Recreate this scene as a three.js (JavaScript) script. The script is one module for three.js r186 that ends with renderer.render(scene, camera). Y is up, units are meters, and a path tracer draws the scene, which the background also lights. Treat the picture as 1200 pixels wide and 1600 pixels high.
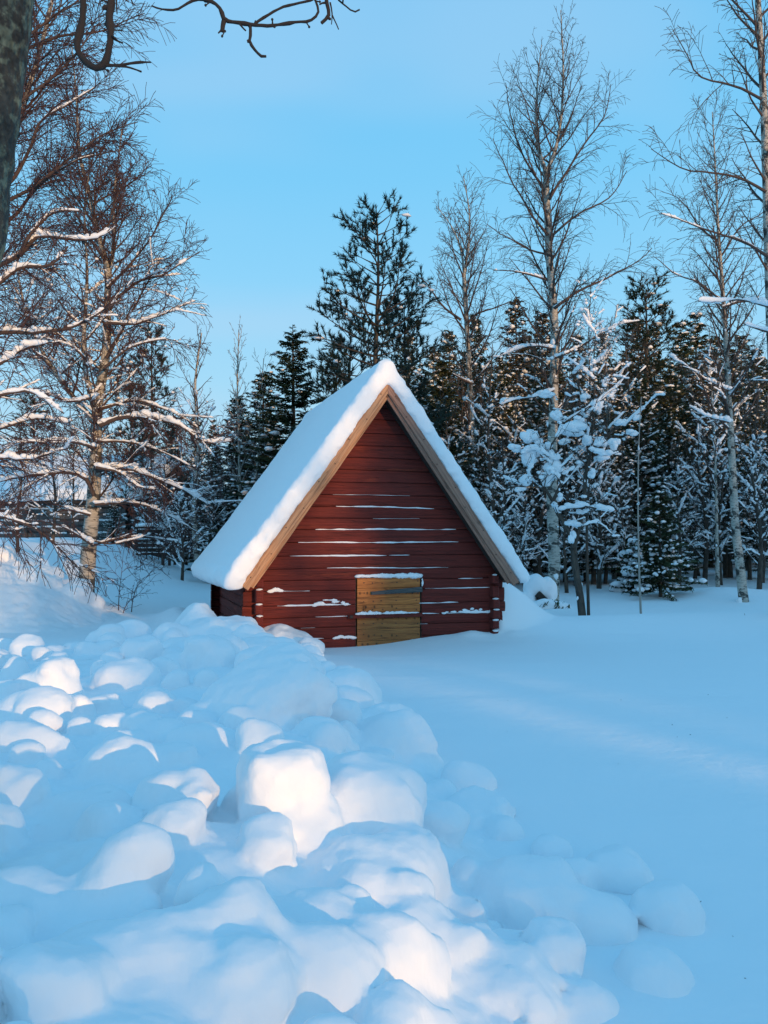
import * as THREE from 'three';

// ---------------------------------------------------------------- camera, sky, sun, exposure
const F = 1256, EYE = 1.5, PITCH = Math.atan(50 / F);            // lens of the photograph in its own 1200 x 1600 pixels
const scene = new THREE.Scene();
const camera = new THREE.PerspectiveCamera(2 * Math.atan(800 / F) * 180 / Math.PI, 0.75, 0.05, 3000);
camera.position.set(0, EYE, 0);
camera.rotation.set(PITCH, 0, 0);
const renderer = new THREE.WebGLRenderer({ antialias: true });
renderer.toneMapping = THREE.LinearToneMapping;
renderer.toneMappingExposure = 1.05;
renderer.shadowMap.enabled = true;

const SUN_AZ = 33 * Math.PI / 180, SUN_EL = 5.6 * Math.PI / 180;  // behind the camera, to its right
const sunDir = new THREE.Vector3(Math.sin(SUN_AZ) * Math.cos(SUN_EL), Math.sin(SUN_EL), Math.cos(SUN_AZ) * Math.cos(SUN_EL));
const sun = new THREE.DirectionalLight(new THREE.Color().setRGB(1, 0.57, 0.225), 3.1);
sun.name = 'sun';
sun.target.position.set(0, 2, -16); sun.position.copy(sunDir).multiplyScalar(150).add(sun.target.position);
sun.castShadow = true; sun.shadow.radius = 1;
Object.assign(sun.shadow.camera, { left: -60, right: 60, top: 40, bottom: -40, near: 1, far: 320 });
sun.shadow.mapSize.set(2048, 2048);
scene.add(sun, sun.target);

// ---------------------------------------------------------------- numbers
function rngOf(seed) { let a = seed >>> 0; return () => { a |= 0; a = a + 0x6D2B79F5 | 0; let t = Math.imul(a ^ a >>> 15, 1 | a); t = t + Math.imul(t ^ t >>> 7, 61 | t) ^ t; return ((t ^ t >>> 14) >>> 0) / 4294967296; }; }
const clamp = (x, a, b) => x < a ? a : x > b ? b : x, mix = (a, b, t) => a + (b - a) * t;
const smooth = (a, b, x) => { const t = clamp((x - a) / (b - a), 0, 1); return t * t * (3 - 2 * t); };
const hash3 = (i, j, k) => { let h = Math.imul(i, 374761393) ^ Math.imul(j, 668265263) ^ Math.imul(k, 2147483647 ^ 0x5bd1e995); h = Math.imul(h ^ h >>> 13, 1274126177); h ^= h >>> 16; return (h >>> 0) / 4294967296; };
function noise(x, y, z = 0) {
  const i = Math.floor(x), j = Math.floor(y), k = Math.floor(z); let u = x - i, v = y - j, w = z - k;
  u = u * u * (3 - 2 * u); v = v * v * (3 - 2 * v); w = w * w * (3 - 2 * w);
  const f = (a, b) => mix(hash3(i, j + a, k + b), hash3(i + 1, j + a, k + b), u);
  return mix(mix(f(0, 0), f(1, 0), v), mix(f(0, 1), f(1, 1), v), w) * 2 - 1;
}
function tileNoise(x, y, px, py, s) {                             // repeats every px, py cells
  const i = Math.floor(x), j = Math.floor(y); let u = x - i, v = y - j; u = u * u * (3 - 2 * u); v = v * v * (3 - 2 * v);
  let i0 = i % px, j0 = j % py; if (i0 < 0) i0 += px; if (j0 < 0) j0 += py; const i1 = i0 + 1 === px ? 0 : i0 + 1, j1 = j0 + 1 === py ? 0 : j0 + 1;
  const a = hash3(i0, j0, s), b = hash3(i1, j0, s), c = hash3(i0, j1, s), d = hash3(i1, j1, s), e = a + (b - a) * u; return (e + (c + (d - c) * u - e) * v) * 2 - 1;
}
const add = (a, b, s = 1) => [a[0] + b[0] * s, a[1] + b[1] * s, a[2] + b[2] * s], sub = (a, b) => [a[0] - b[0], a[1] - b[1], a[2] - b[2]];
const dot = (a, b) => a[0] * b[0] + a[1] * b[1] + a[2] * b[2], len = (a) => Math.hypot(a[0], a[1], a[2]), norm = (a) => { const l = len(a) || 1; return [a[0] / l, a[1] / l, a[2] / l]; };
const cross = (a, b) => [a[1] * b[2] - a[2] * b[1], a[2] * b[0] - a[0] * b[2], a[0] * b[1] - a[1] * b[0]], lerp3 = (a, b, t) => [mix(a[0], b[0], t), mix(a[1], b[1], t), mix(a[2], b[2], t)];
// a place in the world from where it shows in the photograph and how far away it stands
function ray(u, v) { const y = (800 - v) / F, c = Math.cos(PITCH), s = Math.sin(PITCH); return [(u - 600) / F, y * c + s, y * s - c]; }
function at(u, v, d) { const r = ray(u, v), t = d / -r[2]; return [r[0] * t, EYE + r[1] * t, -d]; }
function atHeight(u, v, h) { const r = ray(u, v), t = (h - EYE) / r[1]; return [r[0] * t, h, r[2] * t]; }
const path = (px, d) => px.map((p) => at(p[0], p[1], p.length > 2 ? p[2] : d));

// ---------------------------------------------------------------- the sky: air and thin cloud only
{
  const W = 512, H = 256, data = new Float32Array(W * H * 4);
  const stops = [[-90, .20, .34, .46], [-2, .40, .62, .78], [4, .46, .72, .88], [10, .38, .69, .90], [17, .27, .635, .92], [25, .195, .58, .905], [36, .150, .52, .87], [55, .135, .45, .79], [90, .12, .41, .74]];
  for (let j = 0; j < H; j++) for (let i = 0; i < W; i++) {
    const el = ((j + .5) / H - .5) * Math.PI, az = ((i + .5) / W - .5) * 2 * Math.PI, y = Math.sin(el), x = Math.cos(az) * Math.cos(el), z = Math.sin(az) * Math.cos(el), e = el * 180 / Math.PI;
    let k = 0; while (k < stops.length - 2 && e > stops[k + 1][0]) k++;
    const a = stops[k], b = stops[k + 1], t = clamp((e - a[0]) / (b[0] - a[0]), 0, 1); let c = [mix(a[1], b[1], t), mix(a[2], b[2], t), mix(a[3], b[3], t)];
    const g = Math.max(0, x * sunDir.x + y * sunDir.y + z * sunDir.z), glow = .55 * g ** 3 * Math.exp(-Math.max(0, e) / 16) + .9 * g ** 24;   // paler, warmer air towards the low sun
    c = [c[0] + glow * .80, c[1] + glow * .46, c[2] + glow * .14];
    if (y > .02) {                                                 // thin streaks of high cloud
      const px = x / (y + .15), pz = z / (y + .15), n = noise(px * 1.1 + 3, pz * 2.6, 1) * .6 + noise(px * 2.7, pz * 6.1, 2) * .3 + noise(px * 6, pz * 13, 3) * .12, m = smooth(.02, .7, n) * .30 * smooth(.02, .12, y);
      c = [mix(c[0], .50, m), mix(c[1], .66, m), mix(c[2], .84, m)];
    }
    data.set([c[0], c[1], c[2], 1], (j * W + i) * 4);
  }
  const sky = new THREE.DataTexture(data, W, H, THREE.RGBAFormat, THREE.FloatType);
  sky.mapping = THREE.EquirectangularReflectionMapping; sky.minFilter = sky.magFilter = THREE.LinearFilter; sky.wrapS = THREE.RepeatWrapping; sky.needsUpdate = true;
  scene.background = sky; scene.environment = sky;
}

// trees behind the camera, in rows across the sun: [from, to, step] to the side, [from, to] away, heights
const SHADE = [[8.9, 12, 1.5, 44, 50, 12.5, 14.5], [12, 46, 1.5, 44, 50, 10.8, 13], [9.8, 48, 1.9, 52, 62, 11.5, 14], [7.4, 8.9, 1.1, 45, 50, 9.5, 11], [4.4, 7.0, 1.2, 46, 54, 5.8, 6.5], [2.2, 2.9, .7, 45.5, 47.5, 6.7, 7.3], [2.9, 4.3, .85, 45.5, 47.5, 6.2, 7.0], [-.27, -.2, 1, 46.5, 47.5, 11, 11.1], [-5, -1.6, 1.1, 46, 50, 6.5, 7.3], [-16, -5, 1.3, 44, 54, 7, 9], [-34, -16, 2.2, 46, 56, 9, 13]];
// bare birches standing among them: [to the side, away, size]
const SCREEN = [[3.3, 44, 1.3], [5.6, 52, 1.5], [7.7, 44, 2], [8.5, 48, 2], [3.9, 51, 1.5], [6.9, 53, 1.9]];

// ---------------------------------------------------------------- naming
const taken = {};
function numbered(name) { const n = taken[name] = (taken[name] ?? -1) + 1; return n ? `${name}_${String(n).padStart(3, '0')}` : name; }
function tag(o, label, category, group, kind) { if (label) o.userData.label = label; if (category) o.userData.category = category; if (group) o.userData.group = group; if (kind) o.userData.kind = kind; return o; }
function thing(name, label, category, pos = [0, 0, 0], turn = 0, group) { const g = new THREE.Group(); g.name = numbered(name); g.position.set(...pos); g.rotation.y = turn; scene.add(g); return tag(g, label, category, group); }
function copyOf(o, label, group, pos, turn = 0, s = 1, sy = s) { const c = o.clone(); c.name = numbered(o.userData.kindName || o.name.replace(/_\d+$/, '')); c.userData = { ...o.userData }; tag(c, label, o.userData.category, group); scene.add(c); c.position.set(...pos); c.rotation.y = turn; c.scale.set(s, sy, s); return c; }
const SMALL = new Set(['crown', 'branches', 'branch_snow', 'ledge_snow', 'limbs', 'brush', 'top_snow', 'rail_snow', 'door_top_snow', 'batten_snow', 'hanging_snow']);   // too small to pick apart singly
function put(o, name, parent) { if (SMALL.has(name)) o.userData.kind = 'stuff'; o.name = parent === scene ? numbered(name) : name; o.castShadow = o.receiveShadow = true; parent.add(o); return o; }

// ---------------------------------------------------------------- mesh collector
class MB {
  constructor() { this.p = []; this.n = []; this.t = []; this.i = []; }
  get count() { return this.p.length / 3; }
  vert(p, n, u = 0, v = 0) { this.p.push(p[0], p[1], p[2]); this.n.push(n[0], n[1], n[2]); this.t.push(u, v); return this.p.length / 3 - 1; }
  tri(a, b, c) { this.i.push(a, b, c); }
  face(pts, n = norm(cross(sub(pts[1], pts[0]), sub(pts[2], pts[0])))) { const k = pts.map((p) => this.vert(p, n, p[0] + p[2], p[1])); for (let i = 1; i < k.length - 1; i++) this.tri(k[0], k[i], k[i + 1]); }
  geometry() {
    const g = new THREE.BufferGeometry();
    g.setAttribute('position', new THREE.Float32BufferAttribute(this.p, 3)); g.setAttribute('normal', new THREE.Float32BufferAttribute(this.n, 3)); g.setAttribute('uv', new THREE.Float32BufferAttribute(this.t, 2)); g.setIndex(this.i);
    return g;
  }
  build(name, mat, parent) { return this.i.length ? put(new THREE.Mesh(this.geometry(), mat), name, parent) : null; }
  // a tapering limb through pts; lump roughens it, flat squashes it upright (snow)
  tube(pts, rad, sides = 5, o = {}) {
    const n = pts.length; if (n < 2) return; let T = norm(sub(pts[1], pts[0])), N = norm(cross(T, Math.abs(T[1]) > .9 ? [1, 0, 0] : [0, 1, 0])), vv = o.v0 || 0, first = 0;
    for (let k = 0; k < n; k++) {
      const d = k === 0 ? sub(pts[1], pts[0]) : k === n - 1 ? sub(pts[k], pts[k - 1]) : sub(pts[k + 1], pts[k - 1]); T = norm(d);
      N = norm(add(N, T, -dot(N, T))); const B = cross(T, N); if (k) vv += len(sub(pts[k], pts[k - 1]));
      for (let s = 0; s <= sides; s++) {
        const a = s / sides * 2 * Math.PI, c = Math.cos(a), q = Math.sin(a); let r = rad[k];
        const dir = [N[0] * c + B[0] * q, N[1] * c + B[1] * q, N[2] * c + B[2] * q];
        if (o.lump) r *= 1 + o.lump * noise(pts[k][0] * o.f + dir[0] * 1.3, pts[k][1] * o.f + dir[1] * 1.3, pts[k][2] * o.f + dir[2] * 1.3);
        const m = this.vert([pts[k][0] + dir[0] * r, pts[k][1] + dir[1] * r * (o.flat || 1), pts[k][2] + dir[2] * r], dir, s / sides, vv); if (k === 0 && s === 0) first = m;
      }
    }
    const w = sides + 1;
    for (let k = 0; k < n - 1; k++) for (let s = 0; s < sides; s++) { const a = first + k * w + s; this.i.push(a, a + 1, a + w, a + 1, a + w + 1, a + w); }
    if (o.caps) for (const e of [0, n - 1]) { const dirn = norm(e ? sub(pts[e], pts[e - 1]) : sub(pts[0], pts[1])), c = this.vert(add(pts[e], dirn, o.capBulge || 0), dirn, .5, .5); for (let s = 0; s < sides; s++) { const a = first + e * w + s; this.tri(c, a, a + 1); } }
  }
  blob(c, rx, ry, rz, seed) {                                      // a small uneven lump
    const b = this.count;
    for (const v of BALL.v) { const k = 1 + .28 * noise(v[0] * 1.6 + seed, v[1] * 1.6, v[2] * 1.6 + seed * .7); this.vert([c[0] + v[0] * rx * k, c[1] + v[1] * ry * k, c[2] + v[2] * rz * k], norm([v[0] / rx, v[1] / ry, v[2] / rz]), v[0], v[2]); }
    for (const f of BALL.f) this.tri(b + f[0], b + f[1], b + f[2]);
  }
}
const BALL = (() => {                                              // an octahedron split once: 18 corners, 32 faces
  const v = [[1, 0, 0], [-1, 0, 0], [0, 1, 0], [0, -1, 0], [0, 0, 1], [0, 0, -1]], f0 = [[0, 2, 4], [2, 1, 4], [1, 3, 4], [3, 0, 4], [2, 0, 5], [1, 2, 5], [3, 1, 5], [0, 3, 5]], f = [], mids = {};
  const mid = (a, b) => { const k = a < b ? a + '_' + b : b + '_' + a; if (!(k in mids)) { v.push(norm(lerp3(v[a], v[b], .5))); mids[k] = v.length - 1; } return mids[k]; };
  for (const [a, b, c] of f0) { const x = mid(a, b), y = mid(b, c), z = mid(c, a); f.push([a, x, z], [x, b, y], [z, y, c], [x, y, z]); }
  return { v, f };
})();
function boxGeo(w, h, d, x, y, z, bev = .006) {                   // a box with chamfered edges
  const s = new THREE.Shape(); s.moveTo(-w / 2 + bev, -h / 2 + bev); s.lineTo(w / 2 - bev, -h / 2 + bev); s.lineTo(w / 2 - bev, h / 2 - bev); s.lineTo(-w / 2 + bev, h / 2 - bev); s.closePath();
  const g = new THREE.ExtrudeGeometry(s, { depth: d - 2 * bev, bevelEnabled: true, bevelThickness: bev, bevelSize: bev, bevelSegments: 1 }); g.translate(x, y, z - d / 2 + bev); return g;
}
// a smooth skin round a signed distance field (surface nets on a grid that may be uneven)
function skin(xs, ys, zs, column, owner) {
  const nx = xs.length, ny = ys.length, nz = zs.length, val = new Float32Array(nx * ny * nz), out = new Float32Array(ny);
  for (let i = 0; i < nx; i++) for (let k = 0; k < nz; k++) { column(xs[i], zs[k], ys, out); val.set(out, (i * nz + k) * ny); }
  const at3 = (i, j, k) => val[(i * nz + k) * ny + j], cell = new Int32Array((nx - 1) * (ny - 1) * (nz - 1)).fill(-1), P = [], cid = (i, j, k) => (i * (nz - 1) + k) * (ny - 1) + j;
  const E = [[0, 1], [2, 3], [4, 5], [6, 7], [0, 2], [1, 3], [4, 6], [5, 7], [0, 4], [1, 5], [2, 6], [3, 7]], v8 = new Float32Array(8);
  for (let i = 0; i < nx - 1; i++) for (let k = 0; k < nz - 1; k++) for (let j = 0; j < ny - 1; j++) {
    let m = 0; for (let c = 0; c < 8; c++) { v8[c] = at3(i + (c & 1), j + (c >> 1 & 1), k + (c >> 2)); if (v8[c] < 0) m |= 1 << c; }
    if (m === 0 || m === 255) continue;
    let x = 0, y = 0, z = 0, n = 0;
    for (const [a, b] of E) { if ((v8[a] < 0) === (v8[b] < 0)) continue; const t = v8[a] / (v8[a] - v8[b]); x += mix(a & 1, b & 1, t); y += mix(a >> 1 & 1, b >> 1 & 1, t); z += mix(a >> 2, b >> 2, t); n++; }
    cell[cid(i, j, k)] = P.length / 3; P.push(mix(xs[i], xs[i + 1], x / n), mix(ys[j], ys[j + 1], y / n), mix(zs[k], zs[k + 1], z / n));
  }
  const I = [], quad = (a, b, c, d, flip) => { if (a < 0 || b < 0 || c < 0 || d < 0) return; flip ? I.push(a, d, c, a, c, b) : I.push(a, b, c, a, c, d); };
  for (let i = 1; i < nx - 1; i++) for (let k = 1; k < nz - 1; k++) for (let j = 1; j < ny - 1; j++) {
    const s = at3(i, j, k) < 0;
    if (s !== (at3(i + 1, j, k) < 0)) quad(cell[cid(i, j - 1, k - 1)], cell[cid(i, j, k - 1)], cell[cid(i, j, k)], cell[cid(i, j - 1, k)], !s);
    if (s !== (at3(i, j + 1, k) < 0)) quad(cell[cid(i - 1, j, k - 1)], cell[cid(i, j, k - 1)], cell[cid(i, j, k)], cell[cid(i - 1, j, k)], s);
    if (s !== (at3(i, j, k + 1) < 0)) quad(cell[cid(i - 1, j - 1, k)], cell[cid(i, j - 1, k)], cell[cid(i, j, k)], cell[cid(i - 1, j, k)], !s);
  }
  const g = new THREE.BufferGeometry(); g.setAttribute('position', new THREE.Float32BufferAttribute(P, 3)); g.setIndex(I); g.computeVertexNormals();
  const uv = new Float32Array(P.length / 3 * 2); for (let q = 0; q < P.length / 3; q++) { uv[2 * q] = P[3 * q] + P[3 * q + 1] * .35; uv[2 * q + 1] = P[3 * q + 2] + P[3 * q + 1] * .6; }
  g.setAttribute('uv', new THREE.BufferAttribute(uv, 2));
  if (!owner) return g;
  const own = new Int16Array(P.length / 3), parts = new Map(), N = g.attributes.normal.array; for (let q = 0; q < own.length; q++) own[q] = owner(P[3 * q], P[3 * q + 1], P[3 * q + 2]);
  for (let q = 0; q < I.length; q += 3) { const a = own[I[q]], b = own[I[q + 1]], c = own[I[q + 2]], w = b === c ? b : a; if (!parts.has(w)) parts.set(w, { b: new MB(), map: new Map() }); const t = parts.get(w); for (let e = 0; e < 3; e++) { const id = I[q + e]; if (!t.map.has(id)) t.map.set(id, t.b.vert([P[3 * id], P[3 * id + 1], P[3 * id + 2]], [N[3 * id], N[3 * id + 1], N[3 * id + 2]], uv[2 * id], uv[2 * id + 1])); t.b.i.push(t.map.get(id)); } }
  return parts;
}
const steps = (a, b, size) => { const r = [a]; let x = a; while (x < b) { x += size(x); r.push(x); } return r; };

// ---------------------------------------------------------------- materials
function texture(w, h, fn, srgb = true, rx = 1, ry = 1) {
  const d = new Uint8Array(w * h * 4);
  for (let j = 0; j < h; j++) for (let i = 0; i < w; i++) { const c = fn(i / w, j / h); for (let k = 0; k < 3; k++) d[(j * w + i) * 4 + k] = clamp(srgb ? (c[k] <= .0031308 ? c[k] * 12.92 : 1.055 * Math.pow(c[k], 1 / 2.4) - .055) : c[k], 0, 1) * 255; d[(j * w + i) * 4 + 3] = 255; }
  const t = new THREE.DataTexture(d, w, h); t.wrapS = t.wrapT = THREE.RepeatWrapping; t.magFilter = THREE.LinearFilter; t.minFilter = THREE.LinearMipmapLinearFilter; t.generateMipmaps = true; t.repeat.set(rx, ry); if (srgb) t.colorSpace = THREE.SRGBColorSpace; t.needsUpdate = true; return t;
}
const fbm = (u, v, a, b, s, oct = 4) => { let r = 0, k = 1, m = 0; for (let o = 0; o < oct; o++) { r += k * tileNoise(u * a * 2 ** o, v * b * 2 ** o, a * 2 ** o, b * 2 ** o, s + o); m += k; k *= .55; } return r / m; };
const grey = (x) => [x, x, x];
const bumpSnow = texture(512, 512, (u, v) => grey(.5 + .45 * fbm(u, v, 10, 10, 5, 5)), false);
const M = {};
M.snow = new THREE.MeshPhysicalMaterial({ color: new THREE.Color().setRGB(.88, .90, .93), roughness: .82, specularIntensity: .35, bumpMap: bumpSnow, bumpScale: .007 });
M.bankSnow = M.snow.clone(); M.bankSnow.bumpScale = .008;
M.branchSnow = new THREE.MeshStandardMaterial({ color: new THREE.Color().setRGB(.88, .90, .93), roughness: .9 });
// red distemper on hewn logs: streaks along the grain, checks, paint worn thin in patches
const redMap = texture(1024, 512, (u, v) => {
  const g = fbm(u, v, 3, 70, 11, 3), w = fbm(u, v, 5, 9, 21, 4), f = fbm(u, v, 40, 160, 31, 2), k = Math.max(0, 1 - Math.abs(fbm(u, v, 2, 26, 41, 2)) * 16), e = clamp(.9 + .32 * g + .16 * f - .30 * k, .3, 1.5), worn = smooth(.25, .6, w);
  return [mix(.150, .24, worn) * e, mix(.017, .034, worn) * e, mix(.011, .016, worn) * e];
});
const redBump = texture(1024, 512, (u, v) => grey(.55 + .25 * fbm(u, v, 3, 70, 11, 3) + .18 * fbm(u, v, 40, 160, 31, 2) - .5 * Math.max(0, 1 - Math.abs(fbm(u, v, 2, 26, 41, 2)) * 16)), false);
M.redLog = new THREE.MeshStandardMaterial({ map: redMap, bumpMap: redBump, bumpScale: .015, roughness: .85 });
function wood(a, b, seed, knots) {
  return texture(1024, 256, (u, v) => {
    const warp = fbm(u, v, 4, 3, seed + 3, 2) * .03, g = fbm(u, v + warp, 3, 44, seed, 3), f = fbm(u, v, 30, 120, seed + 9, 2), k = Math.max(0, 1 - Math.abs(fbm(u, v + warp, 2, 18, seed + 20, 2)) * 20);
    let n = 0; if (knots) { const cu = Math.floor(u * 14), cv = Math.floor(v * 5), du = u * 14 - cu - .25 - .5 * hash3(cu, cv, seed), dv = v * 5 - cv - .5; n = hash3(cu, cv, seed + 1) > .45 ? smooth(1, .2, Math.hypot(du / .20, dv / .16)) : 0; }
    const t = clamp(.5 + .55 * g + .25 * f, 0, 1), e = 1 - .55 * k - .75 * n; return [mix(a[0], b[0], t) * e, mix(a[1], b[1], t) * e, mix(a[2], b[2], t) * e];
  });
}
const woodBump = texture(512, 256, (u, v) => grey(.5 + .4 * fbm(u, v, 3, 44, 77, 3) + .2 * fbm(u, v, 20, 110, 78, 2)), false);
M.board = new THREE.MeshStandardMaterial({ map: wood([.30, .14, .072], [.64, .35, .19], 100, false), bumpMap: woodBump, bumpScale: .006, roughness: .8 });  // left gable boards: sunlit tan put into the colour
M.boardShaded = new THREE.MeshStandardMaterial({ map: wood([.19, .095, .066], [.44, .245, .18], 140, false), bumpMap: woodBump, bumpScale: .006, roughness: .85 });  // right gable boards: same wood, darker, with shade put into the colour
M.door = new THREE.MeshStandardMaterial({ map: wood([.28, .078, .017], [.62, .215, .050], 180, true), bumpMap: woodBump, bumpScale: .005, roughness: .75 });
M.doorLow = new THREE.MeshStandardMaterial({ map: wood([.23, .078, .022], [.44, .18, .052], 220, true), bumpMap: woodBump, bumpScale: .005, roughness: .8 });
M.greyWood = new THREE.MeshStandardMaterial({ map: wood([.045, .048, .05], [.12, .12, .12], 260, false), bumpMap: woodBump, bumpScale: .006, roughness: .85 });
M.darkWood = new THREE.MeshStandardMaterial({ map: wood([.02, .013, .010], [.06, .042, .034], 300, false), bumpMap: woodBump, bumpScale: .006, roughness: .9 });
M.iron = new THREE.MeshStandardMaterial({ color: new THREE.Color().setRGB(.035, .035, .037), metalness: .6, roughness: .6 });
// birch bark: white skin with dark bands, lenticels and black scars
const barkMap = texture(256, 1024, (u, v) => {
  const band = fbm(u, v + .04 * fbm(u, v, 2, 6, 351, 2), 3, 13, 301, 4), len_ = fbm(u, v, 7, 75, 311, 3), scar = fbm(u, v, 4, 7, 321, 4), tone = fbm(u, v, 6, 10, 331, 3);
  let k = 1 - .6 * smooth(.26, .46, len_) - .55 * smooth(.12, .42, band); k *= 1 - .85 * smooth(.09, .28, scar); k = Math.max(.07, k); return [(.44 + .1 * tone) * k, (.41 + .09 * tone) * k, (.36 + .08 * tone) * k];
});
const barkBump = texture(256, 512, (u, v) => grey(.55 + .35 * fbm(u, v, 3, 14, 341, 4) - .3 * smooth(.2, .4, fbm(u, v, 5, 60, 311, 2))), false);
M.birch = new THREE.MeshStandardMaterial({ map: barkMap, bumpMap: barkBump, bumpScale: .02, roughness: .8 });
M.bark = new THREE.MeshStandardMaterial({ map: texture(256, 512, (u, v) => { const g = fbm(u, v, 9, 5, 401, 4), f = fbm(u, v, 30, 16, 411, 3), e = clamp(.8 + .6 * g + .4 * f, .25, 1.7); return [.085 * e, .066 * e, .052 * e]; }), bumpMap: texture(256, 512, (u, v) => grey(.5 + .5 * fbm(u, v, 9, 5, 401, 4)), false), bumpScale: .03, roughness: .9 });
M.lichenBark = new THREE.MeshStandardMaterial({ map: texture(512, 1024, (u, v) => { const g = fbm(u, v, 10, 12, 501, 5), l = smooth(-.05, .35, fbm(u, v, 22, 30, 511, 5)), f = fbm(u, v, 60, 60, 521, 2), e = clamp(.85 + .5 * g + .5 * f, .2, 1.7); return [mix(.040, .125, l) * e, mix(.040, .150, l) * e, mix(.034, .110, l) * e]; }), bumpMap: texture(512, 1024, (u, v) => grey(.5 + .4 * fbm(u, v, 10, 12, 501, 5) + .2 * fbm(u, v, 50, 40, 531, 2)), false), bumpScale: .03, roughness: .95 });
const plain = (r, g, b, o = {}) => new THREE.MeshStandardMaterial({ color: new THREE.Color().setRGB(r, g, b), roughness: .9, ...o });
M.limb = plain(.075, .048, .040); M.twig = plain(.080, .037, .033); M.greyTwig = plain(.07, .055, .045); M.paleLimb = plain(.30, .27, .24); M.nearTwig = plain(.022, .016, .014);
M.needle = plain(.062, .082, .033, { roughness: .75 }); M.needleSunOlive = plain(.088, .095, .032, { roughness: .75 }); M.needleSunBrown = plain(.105, .078, .030, { roughness: .8 }); M.pineNeedle = plain(.034, .060, .040, { roughness: .7 }); M.pineSunGold = plain(.098, .096, .033, { roughness: .75 });  // the warmer needle tones have low sunlight put into their colour

// ---------------------------------------------------------------- the ground: settled snow
const HUT = { x: .05, z: -12.5, turn: Math.atan(410 / F) }, HC = Math.cos(HUT.turn), HS = Math.sin(HUT.turn);
const toHut = (x, z) => [HC * (x - HUT.x) - HS * (z - HUT.z), HS * (x - HUT.x) + HC * (z - HUT.z)];
const fromHut = (lx, y, lz) => [HUT.x + HC * lx + HS * lz, y, HUT.z - HS * lx + HC * lz];
const bell = (x, w) => Math.exp(-(x * x) / (w * w));
function ground(x, z) {
  const d = -z; let h = -.09 * smooth(9, 12.5, d) * bell(x - .2, 3.2);
  h += .05 * noise(x * .33, z * .33, 7) * smooth(1.5, 4, Math.hypot(x, z)) + .016 * noise(x * 1.1, z * .8, 8) + .006 * noise(x * 1.3 + z * .4, z * 3.6, 6);
  h += smooth(15.5, 34, d) * .38 + smooth(34, 75, d) * 1.5 + smooth(75, 170, d) * 5 + smooth(12, 60, z) * .6;
  h += 1.5 * smooth(-5.6, -11, x + .8 * noise(z * .3, 5)) * smooth(18.8, 24.5, d + .9 * noise(x * .35, 3)) * (1 - .5 * smooth(27, 33, d));      // ploughed-up bank on the left
  h += .19 * smooth(-1, 1.5, x) * bell(d - 14.6 - .22 * (x - 4) - .4 * noise(x * .4, 9), 1.25) * (1 - smooth(10, 14, x));                        // low drift to the right of the hut
  h += .07 * bell(d - 10.2 - .1 * x, .9) * smooth(0, 3, x) * noise(x * .25, 4);
  h += .22 * bell(x - 9.4, 1.5) * bell(d - 22, 1.4);                                                                                            // hump round the young spruce
  const [lx, lz] = toHut(x, z);
  h += .82 * smooth(3.75, 2.1, lx + .12 * noise(lz * 1.6, 2)) * smooth(1.95, 2.15, lx) * smooth(-.2, -.75, lz - (lx - 2.2) * -.5) * smooth(-6.6, -5.2, lz);   // snow slid off the right side of the roof
  h += .64 * bell(lx + 2.80, .40) * smooth(.30, -.45, lz) * smooth(-6.4, -5, lz) * mix(1, .4, smooth(-1.0, -2.4, lz)) + .10 * bell(lx + 2.9, .8) * bell(lz - .5, .8);                                 // and off the left
  h += .07 * bell(lx - 1.55, .22) * bell(lz + .22, .16) + .05 * bell(lx - 2.25, .16) * bell(lz + .15, .14);                                            // little heaps at the corner
  return h;
}
{
  const fine = (a, b, s, far, k) => { const r = []; for (let x = a; x < b; x += s) r.push(x); r.push(b); let q = s; for (let x = b; x < far;) { q *= k; x += q; r.push(x); } q = s; for (let x = a; x > -far;) { q *= k; x -= q; r.unshift(x); } return r; };
  const xs = fine(-9, 9, .075, 900, 1.09), zs = fine(-19, 1, .075, 900, 1.09), nx = xs.length, nz = zs.length, P = [], U = [], I = [];
  for (const z of zs) for (const x of xs) { P.push(x, ground(x, z), z); U.push(x, z); }
  for (let j = 0; j < nz - 1; j++) for (let i = 0; i < nx - 1; i++) { const a = j * nx + i; I.push(a, a + nx, a + 1, a + 1, a + nx, a + nx + 1); }
  const g = new THREE.BufferGeometry(); g.setAttribute('position', new THREE.Float32BufferAttribute(P, 3)); g.setAttribute('uv', new THREE.Float32BufferAttribute(U, 2)); g.setIndex(I); g.computeVertexNormals();
  tag(put(new THREE.Mesh(g, M.snow), 'snow_ground', scene), 'smooth untouched blue white snow around the hut and under the trees', 'snow', null, 'structure');
}

// ---------------------------------------------------------------- the bank of ploughed snow blocks in front
// foot of the bank's right flank: how far right it reaches at each distance
const foot = [[.9, .25], [1.6, .50], [2.5, .62], [3.8, .62], [5.1, .50], [6.7, .32], [9, -.25], [11, -.85], [12.2, -1.3]];
function footAt(d) { for (let k = 1; k < foot.length; k++) if (d < foot[k][0]) return mix(foot[k - 1][1], foot[k][1], clamp((d - foot[k - 1][0]) / (foot[k][0] - foot[k - 1][0]), 0, 1)); return foot[foot.length - 1][1]; }
function bankTop(x, z) {                                            // height of the bank between its blocks
  const d = -z, s = footAt(d) - x; const top = mix(.42, .34, smooth(2, 6.5, d)) * (1 - .38 * smooth(7, 11.3, d));
  return ground(x, z) - .03 + (top + .07 * noise(x * 1.3, z * 1.3, 12) + .035 * noise(x * 3.1, z * 3.1, 13)) * smooth(-.15, 1.15, s) * smooth(12.1, 11.2, d + .25 * noise(x * .8, 2)) * smooth(.75, 1.5, d) * smooth(-7.6, -6.2, x) * mix(1, .55, smooth(-2.2, -5, x));
}
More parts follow.
